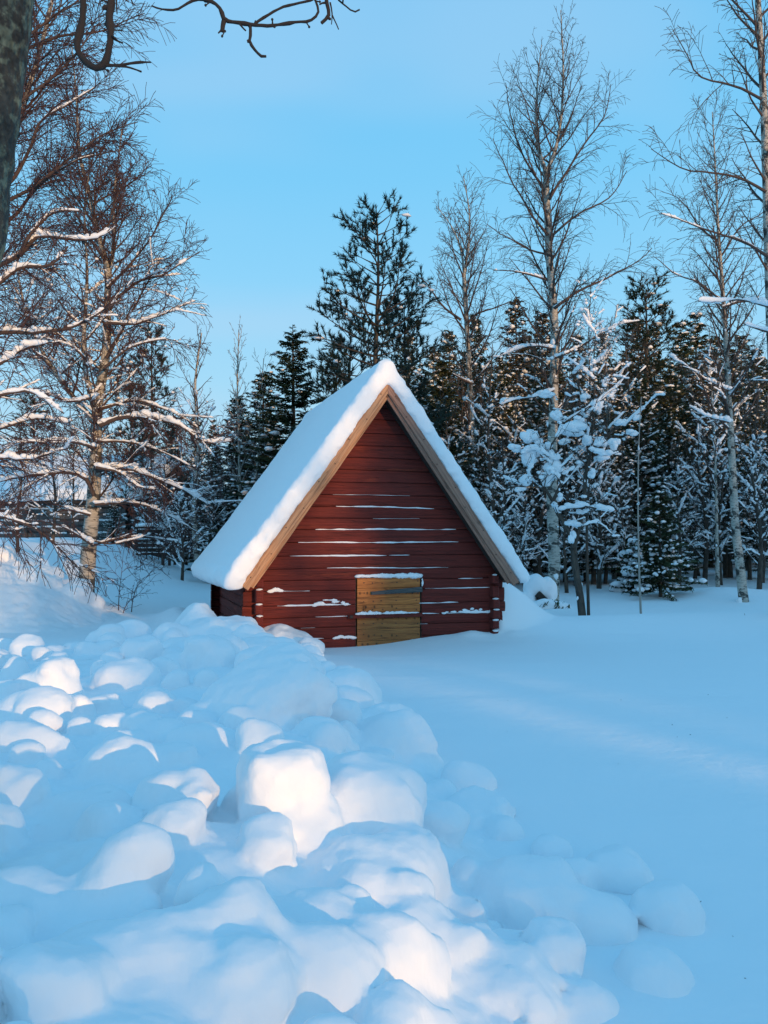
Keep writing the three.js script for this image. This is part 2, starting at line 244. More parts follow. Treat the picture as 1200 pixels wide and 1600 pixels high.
// blocks: place and size in the photograph, how deep they sit, boxiness, tilt, softness, and the label of those one could lift out
const BLOCKS = [
  [195, 1000, 82, 64, .06, 2, .2, .10, 'rounded skyline snow block, left of the smaller round one, far end of the bank'], [265, 994, 58, 44, .05, 2, 0, .08, 'small round snow block on the far edge, left of the long low hummock'],
  [345, 988, 120, 52, .03, 2, .1, .12, 'long low hummock of snow just in front of the dark gap under the left eave'], [442, 1003, 96, 50, .02, 2, -.1, .10, 'low snow block in front of the log wall, beside its lowest logs'], [486, 1012, 44, 36, .02, 2, 0, .05, 'small overhanging snow block at the far right tip of the bank against the hut wall'],
  [272, 1032, 60, 36, .03, 2, 0, .08], [75, 1082, 98, 92, .04, 3, .5, .07, 'wedge of snow catching the light at the far left of the bank'], [196, 1064, 112, 74, .03, 2, .1, .07, 'round snow block with a shaded underside below the skyline block'],
  [320, 1024, 140, 66, .02, 2, 0, .14], [402, 1030, 130, 70, .02, 2, 0, .14],
  [412, 1100, 205, 124, .10, 3, .55, .035, 'large smooth slanting boulder of snow below the front wall of the hut'], [312, 1128, 74, 56, .02, 2, .2, .04], [545, 1098, 96, 118, -.02, 2, -.2, .16], [604, 1150, 110, 116, -.03, 2, -.2, .14],
  [125, 1138, 42, 28, .05, 2, 0, .04, 'smallest lit knob of snow on the left of the bank'], [214, 1122, 64, 30, .05, 2, 0, .05], [246, 1148, 80, 44, .05, 2, 0, .05, 'flat lit snow block, upper of the stepped pair left of the big boulder'], [268, 1182, 84, 54, .04, 2, 0, .05, 'flat lit snow block, lower of the stepped pair left of the big boulder'],
  [318, 1162, 110, 62, .0, 2, 0, .08], [30, 1118, 92, 74, .02, 2, .3, .12], [18, 1252, 120, 110, .03, 2, .2, .10], [78, 1212, 46, 66, .02, 2, .3, .10], [186, 1214, 140, 124, .0, 2, .3, .14], [120, 1290, 150, 80, -.02, 2, .3, .16],
  [300, 1246, 100, 86, .10, 3, .45, .03, 'lit snow block with a dark undercut at its right end, left of the tall block'], [268, 1292, 118, 86, .05, 2, .4, .08],
  [440, 1236, 138, 170, .10, 4, -.05, .03, 'tall upright cream lit snow block, brightest in the middle of the bank'], [415, 1322, 100, 84, .04, 3, 0, .04], [386, 1208, 30, 46, .10, 3, .1, .015], [490, 1300, 100, 130, .0, 2, 0, .10],
  [572, 1270, 160, 190, .03, 3, -.25, .05, 'broad pale snow block leaning against the right of the tall lit block'], [612, 1180, 150, 160, -.02, 2, -.3, .16], [625, 1384, 160, 160, -.01, 2, -.3, .08], [560, 1390, 170, 120, .0, 2, 0, .12],
  [212, 1366, 140, 140, .07, 2, .35, .05, 'big rounded snow block with dark cracks below it, at the left of the bank'], [128, 1440, 160, 100, .0, 2, .1, .14], [322, 1402, 84, 110, .06, 3, .5, .04], [362, 1436, 108, 110, .09, 3, .45, .03, 'lit snow block standing over a dark crack, below the tall block'],
  [382, 1550, 160, 160, .07, 2, .1, .045, 'smooth dome of snow at the bottom edge, left of the glowing patch'], [170, 1560, 320, 190, .01, 2, .1, .14], [505, 1540, 170, 180, .02, 2, -.2, .10, 'snow hummock glowing cream at the bottom edge of the bank'], [478, 1430, 110, 84, .02, 2, 0, .08], [592, 1520, 170, 170, .01, 2, -.2, .12], [30, 1420, 130, 130, .0, 2, .2, .14],
  [735, 1226, 84, 70, .0, 2, .1, .05, 'round snow lump farthest up the right edge of the bank'], [688, 1242, 62, 40, .0, 2, 0, .07], [742, 1272, 112, 62, .0, 3, .1, .05, 'snow lump with a hollow in its face, right of the bank'], [792, 1300, 60, 56, -.01, 2, 0, .04], [868, 1332, 64, 50, -.02, 2, 0, .06], [902, 1376, 74, 74, .0, 2, .1, .03, 'pale snow lump left of a small dark hole in the snow'],
  [966, 1364, 108, 80, .0, 2, -.3, .05, 'snow lump beyond the dark hole, second farthest right'], [1044, 1426, 84, 84, .0, 2, -.3, .05, 'snow lump farthest right of all, alone on the smooth snow'], [815, 1404, 150, 104, .05, 3, .1, .04, 'large snow lump over a shaded hollow at the right of the bank'], [872, 1494, 104, 110, .06, 3, -.1, .03, 'knobbly pale snow lump low on the right, under the hollow'], [932, 1440, 116, 86, .0, 2, -.3, .06],
  [770, 1540, 210, 96, .04, 3, -.1, .04, 'long flat snow slab at the bottom right of the bank'], [1018, 1540, 110, 130, -.02, 2, -.2, .09], [644, 1480, 130, 100, .0, 2, 0, .10], [720, 1440, 90, 80, -.05, 2, 0, .12], [900, 1580, 120, 70, .0, 2, 0, .06],
];
function makeBlocks(list, top) {
  const r = rngOf(71);
  return list.map(([u, v, w, h, lift, boxy, tilt, soft, label]) => {
    let hh = .35, p; for (let k = 0; k < 6; k++) { p = atHeight(u, v, hh); hh = mix(hh, Math.max(top(p[0], p[2]), 0) + lift - .012 - .035 * smooth(1480, 1560, v), .7); }
    const d = -p[2], s = d / F / 2, tx = (r() - .5) * .3, q = new THREE.Quaternion().setFromEuler(new THREE.Euler(tx + .12, (r() - .5) * .9, tilt)), m = new THREE.Matrix3().setFromMatrix4(new THREE.Matrix4().makeRotationFromQuaternion(q)).elements;
    const rx = w * s, ry = h * s * .9, rz = rx * (.8 + .35 * r()); return { c: p, m, rx, ry: Math.min(ry, rx * 1.5), rz, boxy, soft: soft * .6 + .006, label, reach: Math.max(rx, ry, rz) + .3, s: r() * 50 };
  });
}
function blockAt(b, x, y, z) {
  const dx = x - b.c[0], dy = y - b.c[1], dz = z - b.c[2], m = b.m, qx = (m[0] * dx + m[1] * dy + m[2] * dz) / b.rx, qy = (m[3] * dx + m[4] * dy + m[5] * dz) / b.ry, qz = (m[6] * dx + m[7] * dy + m[8] * dz) / b.rz;
  if (b.boxy > 2.5) { const a = qx * qx, c = qy * qy, e = qz * qz, k = b.boxy > 3.5 ? Math.sqrt(Math.sqrt(a * a + c * c + e * e)) : Math.pow(Math.abs(qx) * a + Math.abs(qy) * c + Math.abs(qz) * e, 1 / 3); return (k - 1) * Math.min(b.rx, b.ry, b.rz); }
  const k0 = Math.sqrt(qx * qx + qy * qy + qz * qz), k1 = Math.sqrt((qx / b.rx) ** 2 + (qy / b.ry) ** 2 + (qz / b.rz) ** 2); return k1 < 1e-9 ? -b.rx : k0 * (k0 - 1) / k1;
}
const smin = (a, b, k) => { const h = Math.max(k - Math.abs(a - b), 0) / k; return Math.min(a, b) - h * h * k * .25; };
function snowField(blocks, top, rough = 1) {
  return (x, z, ys, out) => {
    const near = blocks.filter((b) => Math.abs(b.c[0] - x) < b.reach && Math.abs(b.c[2] - z) < b.reach), base = top(x, z), e = .06, sx = (top(x + e, z) - base) / e, sz = (top(x, z + e) - base) / e, k = 1 / Math.sqrt(1 + sx * sx + sz * sz);
    for (let j = 0; j < ys.length; j++) {
      const y = ys[j]; let d = (y - base) * k, wob = null;
      for (const b of near) { const q = blockAt(b, x, y, z); if (q < .16) { if (wob === null) wob = .035 * noise(x * 3.1, y * 3.1, z * 3.1) + .020 * noise(x * 7, y * 7, z * 7); d = smin(d, q + wob, b.soft); } }
      if (Math.abs(d) < .08) d += rough * (.015 * noise(x * 8, y * 8, z * 8) + .008 * noise(x * 19, y * 19, z * 19) + .004 * noise(x * 40, y * 40, z * 40));
      out[j] = d;
    }
  };
}
function snowHeap(name, label, blocks, top, xs, ys, zs, rough) {
  const lifted = blocks.filter((b) => b.label), own = (x, y, z) => { let best = (y - top(x, z)) - .02, w = -1; for (let q = 0; q < blocks.length; q++) { const b = blocks[q]; if (Math.abs(b.c[0] - x) > b.reach || Math.abs(b.c[2] - z) > b.reach) continue; const d = blockAt(b, x, y, z); if (d < best) { best = d; w = q; } } return w >= 0 && blocks[w].label ? w : -1; };
  for (const [w, t] of skin(xs, ys, zs, snowField(blocks, top, rough), own)) {
    const o = new THREE.Mesh(t.b.geometry(), M.bankSnow);
    if (w < 0) tag(put(o, name, scene), label, 'snow bank'); else tag(put(o, 'snow_block', scene), blocks[w].label, 'snow block', 'snow blocks of the ploughed bank');
  }
}
{
  const blocks = makeBlocks(BLOCKS, bankTop), r = rngOf(44);
  for (let k = 0, put_ = []; k < 900 && put_.length < 210; k++) {      // the middle-sized chunks that make up the heap
    const d = 1.3 + 10 * r() ** 1.35, x = footAt(d) - .25 - 5.2 * r() ** 1.25, s = (.075 + .10 * r() * r()) * (.72 + d * .085); if (put_.some((q) => Math.hypot(q[0] - x, q[1] - d) < (q[2] + s) * .85)) continue; put_.push([x, d, s]);
    blocks.push({ c: [x, bankTop(x, -d) + s * (.05 + .3 * r()), -d], m: new THREE.Matrix3().setFromMatrix4(new THREE.Matrix4().makeRotationFromEuler(new THREE.Euler((r() - .5) * .8, r() * 3, (r() - .5) * .8))).elements, rx: s * (1 + .45 * r()), ry: s * (.75 + .4 * r()), rz: s, boxy: r() < .5 ? 3 : 2, soft: .010 + .03 * r() * r(), reach: s * 1.6 + .15 });
  }
  for (let k = 0; k < 110; k++) {                                    // smaller broken chunks between them
    const d = 1.7 + 9.3 * r() ** 1.3, x = footAt(d) - .1 - 4.4 * r() ** 1.4, s = (.035 + .075 * r() * r()) * (1 + d * .06), y = bankTop(x, -d) + s * .15; if (y - ground(x, -d) < .04) continue;
    blocks.push({ c: [x, y, -d], m: new THREE.Matrix3().setFromMatrix4(new THREE.Matrix4().makeRotationFromEuler(new THREE.Euler(r() - .5, r() * 3, r() - .5))).elements, rx: s * (1 + .5 * r()), ry: s * .8, rz: s, boxy: r() < .6 ? 3 : 2, soft: .02 + .03 * r(), reach: s * 1.6 + .12 });
  }
  const xs = steps(-7.4, 1.9, (x) => x < -1.6 ? .016 + .012 * (-1.6 - x) : .016), ys = steps(-.16, .95, () => .016), zs = steps(-12.4, -.7, (z) => clamp(.012 + .0046 * (-z - 2), .012, .05));
  snowHeap('snow_bank', 'long bank of ploughed lumpy snow filling the left foreground', blocks, bankTop, xs, ys, zs, 1);
}
// the sunlit heap at the left edge, beyond the cleared strip
const heapTop = (x, z) => ground(x, z) - .04 + smooth(-5.2, -6.4, x) * smooth(-18.8, -17.9, z) * 1.42 * bell((x + 8.7) / 2.5, 1) * bell((z + 16.2) / 1.9, 1) * smooth(-13.3, -14.6, z + .25 * noise(x * 1.2, 3)) + .10 * noise(x * 1.5, z * 1.5, 21) * bell((x + 8.7) / 3, 1) * bell((z + 16.2) / 2, 1);
{
  const r = rngOf(5), blocks = []; for (let k = 0; k < 34; k++) { const x = -8.7 + (r() - .5) * 5.4, z = -15.6 + (r() - .5) * 2.6, s = .14 + .26 * r(), y = heapTop(x, z); if (y - ground(x, z) < .12) continue; blocks.push({ c: [x, y, z], m: new THREE.Matrix3().setFromMatrix4(new THREE.Matrix4().makeRotationFromEuler(new THREE.Euler(r() - .5, r() * 3, r() - .5))).elements, rx: s, ry: s * .75, rz: s * .9, boxy: r() < .4 ? 3 : 2, soft: .08, reach: s + .3 }); }
  snowHeap('snow_heap', 'heap of broken snow catching warm sunlight at the left edge below the birch', blocks, heapTop, steps(-12.5, -5, () => .045), steps(-.1, 2.1, () => .04), steps(-19, -12.9, () => .045), 1.4);
}
{   // bark flakes and seeds blown over the snow
  const r = rngOf(91), b = new MB(); for (let k = 0; k < 80; k++) { const d = 1.6 + 7 * r() ** 1.5, x = (r() - .45) * d * 1.0, z = -d, y = Math.max(ground(x, z), bankTop(x, z)) + .012, s = .002 + .0035 * r() * r(), a = r() * 6; if (x < footAt(d) + .3) continue; b.tube([[x - Math.cos(a) * s * 1.6, y, z - Math.sin(a) * s * 1.6], [x, y + s * .3, z], [x + Math.cos(a) * s * 1.6, y, z + Math.sin(a) * s * 1.6]], [s * .3, s * .6, s * .2], 4); }
  tag(b.build('bark_flakes', M.nearTwig, scene), 'tiny dark flakes of bark scattered over the smooth snow', 'bark flakes', null, 'stuff');
}

// ---------------------------------------------------------------- the red log hut
const hut = thing('log_hut', 'red log hut with a steep snow covered roof and a small wooden door', 'hut', [HUT.x, 0, HUT.z], HUT.turn);
{
  const APEX = 4.06, SLOPE = 1.404, WALL = -.34, BACK = -5.0, halfAt = (y) => (APEX - .17 - y) / SLOPE;   // half width under the roof boards
  const onWall = (u, v) => { const r = ray(u, v), o = toHut(0, 0), dir = [HC * r[0] - HS * r[2], HS * r[0] + HC * r[2]], t = (WALL - o[1]) / dir[1]; return [o[0] + dir[0] * t, EYE + r[1] * t]; };
  const J = [-.42, -.17, .03, .20, .37, .55, .78, .94, 1.115, 1.32, 1.53, 1.73, 1.91, 2.08, 2.28, 2.48, 2.68, 2.87, 3.07, 3.27, 3.50, 3.70, 3.93];
  const joint = (k, x) => J[k] + .012 * noise(x * .8 + k * 13.7, k * 3.1) + .003 * noise(x * 5, k);
  const DOOR = [-.415, .695];
  const front = new THREE.Group(); front.name = 'front_wall'; hut.add(front);
  const sideG = new THREE.Group(); sideG.name = 'side_wall'; hut.add(sideG);
  const prof = [[0, -.16], [0, -.012], [.04, -.003], [.2, .003], [.5, .006], [.8, .003], [.96, -.004], [1, -.014], [1, -.16]];
  function log(xa, xb, y0, y1, zAt, seed, mat = M.redLog, tone) {     // one hewn log between two joints; xa and xb may lean with the roof
    const b = new MB(), m = prof.length, n = Math.max(2, Math.ceil((xb(0) - xa(0)) / .14)), uo = hash3(seed, 1, 2) * 5, vo = hash3(seed, 3, 4) * 3, off = .014 * noise(seed * 7.7, 1);
    for (let i = 0; i <= n; i++) for (let j = 0; j < m; j++) {
      const t = i / n, f = prof[j][0], X = mix(xa(f), xb(f), t), lo = y0(X), hi = y1(X), y = mix(lo, hi, f), z = zAt + off + prof[j][1] + (j > 0 && j < m - 1 ? .006 * noise(X * 1.7, y * 6, seed) + .004 * noise(X * 6, y * 14, seed) : 0);
      b.vert([X, y, z], [0, 0, 1], X * .33 + uo, y * .9 + vo + prof[j][1]);
    }
    for (let i = 0; i < n; i++) for (let j = 0; j < m - 1; j++) { const a = i * m + j; b.tri(a, a + m, a + 1); b.tri(a + 1, a + m, a + m + 1); }
    for (const i of [0, n]) { const c = b.vert([mix(xa(.5), xb(.5), i / n), mix(y0(0), y1(0), .5), zAt - .07], [i ? 1 : -1, 0, 0], uo, vo); for (let j = 0; j < m; j++) { const p = i * m + j, q = i * m + (j + 1) % m; i ? b.tri(c, q, p) : b.tri(c, p, q); } }
    const g = b.geometry(); g.computeVertexNormals(); return new THREE.Mesh(g, mat);
  }
  for (let k = 0; k < J.length - 1; k++) {
    const y0 = (x) => joint(k, x) + .002, y1 = (x) => joint(k + 1, x) - .002, top = J[k + 1], bot = J[k];
    const end = (f) => Math.min(2.17 + .05 * noise(k * 3.3, 2), halfAt(mix(bot, top, f)) + .04), L = (f) => -end(f), R = (f) => end(f);
    if (top < 1.0) { put(log(L, () => DOOR[0], y0, y1, WALL, k), 'log', front); put(log(() => DOOR[1], R, y0, y1, WALL, k + 40), 'log', front); }
    else put(log(L, R, y0, y1, WALL, k), 'log', front);
  }
  // top of the gable, above the last log
  { const b = new MB(); b.face([[-.14, 3.93, WALL], [.14, 3.93, WALL], [0, 4.03, WALL]]); b.build('gable_peak', M.redLog, front); }
  // ends of the side logs at both corners, notched over the front logs
  for (const s of [-1, 1]) for (let k = 0; k < 7; k++) {
    const y0 = J[k] + .075, h = (J[k + 1] - J[k]) * .80, x = s * (1.955 + .012 * noise(k * 2.2, s)); if (y0 + h > halfToY(2.03)) continue;
    const g = boxGeo(.115, h, .30, x, y0 + h / 2, WALL + .01 + .02 * noise(k, s), .022); put(new THREE.Mesh(g, M.redLog), 'log_end', front);
    const c = new MB(); c.blob([x + .01 * noise(k, 4), y0 + h + .008, WALL + .13], .055, .018, .05, k + s * 9); if (hash3(k, s + 5, 1) > .25) c.build('snow_cap', M.branchSnow, front);
  }
  function halfToY(x) { return APEX - .17 - x * SLOPE; }
  // side and rear walls, each of whole logs
  for (const s of [-1, 1]) for (let k = 0; k < 7; k++) { const m = log(() => -(WALL - .1), () => -BACK, () => J[k] + .004 + .07, () => J[k + 1] - .004 + .07, 0, 90 + k + s); m.rotation.y = s > 0 ? Math.PI / 2 : -Math.PI / 2; m.position.set(s * 2.0, 0, 0); if (s < 0) { m.rotation.y = -Math.PI / 2; m.position.z = WALL - .1 + BACK; } put(m, 'log', sideG); }
  const rear = new THREE.Group(); rear.name = 'rear_wall'; hut.add(rear);
  for (let k = 0; k < J.length - 1; k++) { const m = log((f) => -Math.min(2.17, halfAt(mix(J[k], J[k + 1], f)) + .04), (f) => Math.min(2.17, halfAt(mix(J[k], J[k + 1], f)) + .04), () => J[k] + .004, () => J[k + 1] - .004, 0, 140 + k); m.rotation.y = Math.PI; m.position.z = BACK; put(m, 'log', rear); }
  // floor, so that no daylight comes up between the logs
  put(new THREE.Mesh(boxGeo(3.8, .1, 4.4, 0, -.36, (WALL + BACK) / 2), M.darkWood), 'floor', hut);

  // roof: board deck, two bargeboards on each slope
  const roof = new THREE.Group(); roof.name = 'roof'; hut.add(roof);
  const dir = (s) => [s * .5800, -.8146], inn = (s) => [-s * .8146, -.5800];             // down the slope; into the house
  const P2 = (s, along, deep) => { const d = dir(s), n = inn(s); return [d[0] * along + n[0] * deep, APEX + d[1] * along + n[1] * deep]; };
  function slab(s, a0, a1, t0, t1, z0, z1, bev, wob = 0, seed = 0) {                      // a board on slope s between depths t0 and t1, cut plumb at the ridge
    const pt = []; const ridge = (t) => [0, APEX + (inn(s)[1] - dir(s)[1] * inn(s)[0] / dir(s)[0]) * t];
    const n = wob ? 60 : 1; for (let i = 0; i <= n; i++) { const a = mix(a0, a1, i / n); if (i === 0 && a0 === 0) pt.push(ridge(t0)); else pt.push(P2(s, a, t0 + (wob ? wob * noise(a * 9, seed) + wob * .6 * noise(a * 27, seed) : 0))); }
    for (let i = n; i >= 0; i--) { const a = mix(a0, a1, i / n); if (i === 0 && a0 === 0) pt.push(ridge(t1)); else pt.push(P2(s, a, t1 + (wob ? .004 * noise(a * 3, seed + 7) : 0))); }
    const sh = new THREE.Shape(); pt.forEach((p, i) => i ? sh.lineTo(p[0], p[1]) : sh.moveTo(p[0], p[1])); sh.closePath();
    const g = new THREE.ExtrudeGeometry(sh, { depth: z1 - z0 - 2 * bev, bevelEnabled: bev > 0, bevelThickness: bev, bevelSize: bev, bevelOffset: -bev, bevelSegments: 1, curveSegments: 1 }); g.translate(0, 0, z0 + bev);
    const q = g.attributes.position, uv = g.attributes.uv, d = dir(s), nn = inn(s); for (let i = 0; i < q.count; i++) { const x = q.getX(i), y = q.getY(i) - APEX; uv.setXY(i, (x * d[0] + y * d[1]) * .42 + seed * .37 + q.getZ(i) * .05, (x * nn[0] + y * nn[1]) * 1.6 + seed * .21 + q.getZ(i)); }
    return g;
  }
  const EAVE = 3.92;
  for (const s of [-1, 1]) {
    const bm = s < 0 ? M.board : M.boardShaded;  // coloured as lit on the left slope, as shaded on the right
    put(new THREE.Mesh(slab(s, 0, EAVE + .02, -.075, -.012, -5.3, -.025, .004, .008, 5 + s), M.darkWood), 'roof_deck', roof);
    put(new THREE.Mesh(slab(s, 0, EAVE, -.010, .034, -5.3, .0, .004, .006, 15 + s), bm), 'edge_board', roof);
    put(new THREE.Mesh(slab(s, 0, EAVE - .03, .0, .122, .002, .040, .005, .003, 25 + s), bm), 'bargeboard', roof);
    put(new THREE.Mesh(slab(s, 0, EAVE - .10, .108, .175, -.036, .0, .005, .003, 35 + s), bm), 'bargeboard', roof);
    put(new THREE.Mesh(slab(s, 0, EAVE - .12, .042, .112, -5.25, -.04, .004, 0, 45 + s), M.darkWood), 'roof_boards', roof);
    for (let k = 0; k < 9; k++) { const [x, y] = P2(s, .25 + k * .43 + .05 * noise(k, s), .04 + .045 * (k % 2)), g = new THREE.CylinderGeometry(.009, .009, .012, 7); g.rotateX(Math.PI / 2); g.translate(x, y, .043); put(new THREE.Mesh(g, M.iron), 'nail', roof); }
  }
  // the blanket of snow on the roof
  const eL = P2(-1, EAVE - .03, -.145), eR = P2(1, EAVE - .02, -.125), mid = [0, APEX + .18], seg = (x, y, a, b) => { const bx = b[0] - a[0], by = b[1] - a[1], t = clamp(((x - a[0]) * bx + (y - a[1]) * by) / (bx * bx + by * by), 0, 1); return [Math.hypot(x - a[0] - bx * t, y - a[1] - by * t), t]; };
  const xs = steps(-3.05, 2.75, () => .034), ys = steps(.2, 4.75, () => .034), zs = steps(-5.75, .32, (z) => z > -.5 ? .03 : .06);
  const snow = skin(xs, ys, zs, (x, z, yy, out) => {
    for (let j = 0; j < yy.length; j++) {
      const y = yy[j], [l, tl] = seg(x, y, mid, eL), [r, tr] = seg(x, y, mid, eR);
      let rl = .136 + .018 * smooth(.8, .97, tl) + .012 * noise(tl * 4, z * .7, 5), rr = .115 - .03 * smooth(.8, 1, tr) + .012 * noise(tr * 6, z * .8, 6);
      let d = smin(l - rl, r - rr, .10);
      const front = .10 + .025 * noise(x * 2, y * 2, 9) + .012 * noise(x * 7, y * 7, 4), dz = Math.max(z - front, -5.42 - .08 * noise(x, y, 3) - z), R = .11;
      const a = d + R * .9, b = dz + R; d = Math.min(Math.max(a, b), 0) + Math.hypot(Math.max(a, 0), Math.max(b, 0)) - R + .9 * 0;
      if (Math.abs(d) < .1) { const lip = smooth(-.15, .1, z); d += .008 * noise(x * 5, y * 5, z * 5) + (.004 + .014 * lip) * noise(x * 14, y * 14, z * 14) + .009 * lip * noise(x * 30, y * 30, z * 30); if (tl > .97 && x < -2) d += .03 * noise(x * 8, y * 8, z * 6); }
      out[j] = d;
    }
  });
  put(new THREE.Mesh(snow, M.snow), 'roof_snow', roof);

  // blown snow lodged on the ledges between the logs: where it shows in the photograph, [from u, to u, v, height m, patchy height m]
  for (const [u0, u1, v, h, patch] of [[525, 678, 795.5, .022], [493, 712, 828, .026], [466, 716, 847.5, .026], [453, 604, 868, .022], [608, 640, 870, .008], [511, 689, 888.5, .024], [421, 484, 922, .016], [664, 700, 921, .012], [690, 770, 921, .018], [655, 716, 939, .018], [716, 754, 903, .010], [433, 543, 944, .022], [490, 543, 942, .02, .06], [493, 556, 960, .018], [655, 686, 959, .016], [690, 771, 962, .03, .05], [421, 457, 980, .018], [470, 492, 982, .008], [424, 506, 996, .018], [716, 763, 992, .010], [523, 552, 1000, .012, .02], [583, 655, 812, .007], [495, 575, 836, .007], [422, 440, 919, .02, .03], [655, 668, 977, .008], [520, 640, 776, .005], [640, 700, 888, .006]]) {
    const a = onWall(u0, v), e = onWall(u1, v), yy = a[1] * .5 + e[1] * .5; let k = 0; for (let q = 1; q < J.length; q++) if (Math.abs(J[q] - yy) < Math.abs(J[k] - yy)) k = q;
    const b = new MB(), pts = [], rad = [], n = Math.ceil((e[0] - a[0]) / .035), gap = [];
    for (let i = 0; i <= n; i++) { const x = mix(a[0], e[0], i / n), t = i / n, w = Math.min(1, 6 * t, 6 * (1 - t)) * smooth(-.85, -.45, noise(x * 3.1, v * .37, 6)); rad.push(Math.max(.0015, (h * .5 * (.85 + .75 * noise(x * 6, v, 1))) * (.25 + .75 * w))); pts.push([x, joint(k, x) + rad[i] * .35, WALL + .004]); }
    b.tube(pts, rad, 7, { lump: .25, f: 25, caps: true });
    if (patch) for (let i = 0; i < 26; i++) { const x = mix(a[0], e[0], hash3(i, k, 8)), f = Math.sin(Math.PI * (x - a[0]) / (e[0] - a[0])), y = joint(k, x) + patch * 1.5 * f * hash3(i, k, 9); b.blob([x, y, WALL + .011], .02 + .05 * hash3(i, k, 3), .008 + .018 * hash3(i, k, 4), .010, i * 3 + k); }
    b.build('ledge_snow', M.branchSnow, front);
  }

  // the door: weathered boards, a batten with snow on it, an iron strap and a keyhole plate
  const door = new THREE.Group(); door.name = 'door'; hut.add(door);
  const Y = [-.36, -.03, .155, .315, .40, .535, .645, .80, .96], dz = WALL - .012;
  for (let k = 0; k < Y.length - 1; k++) {
    const w = 1.052, hh = Y[k + 1] - Y[k] - .005, seg_ = 14, g = new THREE.BoxGeometry(w, hh, .04, seg_, 3, 1), q = g.attributes.position, uv = g.attributes.uv;
    for (let i = 0; i < q.count; i++) { const x = q.getX(i), y = q.getY(i); if (q.getZ(i) > 0) q.setZ(i, .02 - (Math.abs(y) > hh * .49 ? .007 : 0) + .003 * noise(x * 3, k * 5, y * 8)); uv.setXY(i, x * .55 + k * .29, y * .9 + k * .317); }
    g.computeVertexNormals(); g.translate(.14, (Y[k] + Y[k + 1]) / 2, dz); put(new THREE.Mesh(g, k < 3 ? M.doorLow : M.door), 'plank', door);
  }
  for (const x of [DOOR[0] + .006, DOOR[1] - .006]) put(new THREE.Mesh(boxGeo(.018, 1.36, .1, x, .30, WALL - .055, .003), M.darkWood), 'door_jamb', door);
  put(new THREE.Mesh(boxGeo(1.24, .062, .05, .075, .362, WALL + .035, .008), M.redLog), 'batten', door);
  put(new THREE.Mesh(boxGeo(.055, .05, .03, -.50, .362, WALL + .068, .006), M.iron), 'latch', door);
  { const g = boxGeo(.87, .085, .035, 0, 0, 0, .012), q = g.attributes.position; for (let i = 0; i < q.count; i++) q.setY(i, q.getY(i) * mix(.62, 1.05, clamp((q.getX(i) + .43) / .86, 0, 1))); g.rotateZ(.055); g.translate(.265, .745, WALL + .032); put(new THREE.Mesh(g, M.greyWood), 'door_bar', door); }
  for (const [w, h, x, y] of [[.030, .004, 0, .05], [.030, .004, 0, -.05], [.004, .1, -.015, 0], [.004, .1, .015, 0]]) put(new THREE.Mesh(boxGeo(w, h, .008, -.275 + x, .475 + y, WALL + .014, .001), M.iron), 'keyhole_frame', door);
  for (let k = 0; k < 8; k++) for (const c of [-.28, -.12, .02, .26, .48]) { const x = c + .02 * noise(k * 3.3, c * 9), y = (Y[k] + Y[k + 1]) / 2 + .03 * noise(k * 5.1, c * 4); if (y < -.1) continue; const g = new THREE.SphereGeometry(.0085, 7, 4); g.scale(1.5, 1, .4); g.translate(x + .14 * (c > .3), y, dz + .024); put(new THREE.Mesh(g, M.iron), 'nail', door); }
  { const b = new MB(); for (let i = 0; i < 60; i++) { const x = mix(DOOR[0] + .03, DOOR[1] - .03, hash3(i, 1, 1)); b.blob([x, .985 + .015 * hash3(i, 2, 1), WALL + .004], .06, .022 + .016 * hash3(i, 3, 1) * (1 + noise(x * 4, 3)), .03, i); } b.build('door_top_snow', M.branchSnow, door); }
  { const b = new MB(); for (let i = 0; i < 60; i++) { const x = mix(DOOR[0] + .03, DOOR[1] - .03, hash3(i, 1, 5)); b.blob([x, .398, WALL + .036], .05, (.012 + .022 * hash3(i, 3, 5)) * (1 + .7 * noise(x * 4, 8)), .024, i); } b.build('batten_snow', M.branchSnow, door); }
  { const b = new MB(); b.blob([.705, .87, WALL + .02], .018, .055, .02, 4); b.blob([.70, .93, WALL + .02], .012, .015, .015, 4); b.build('hanging_snow', M.branchSnow, door); }
}

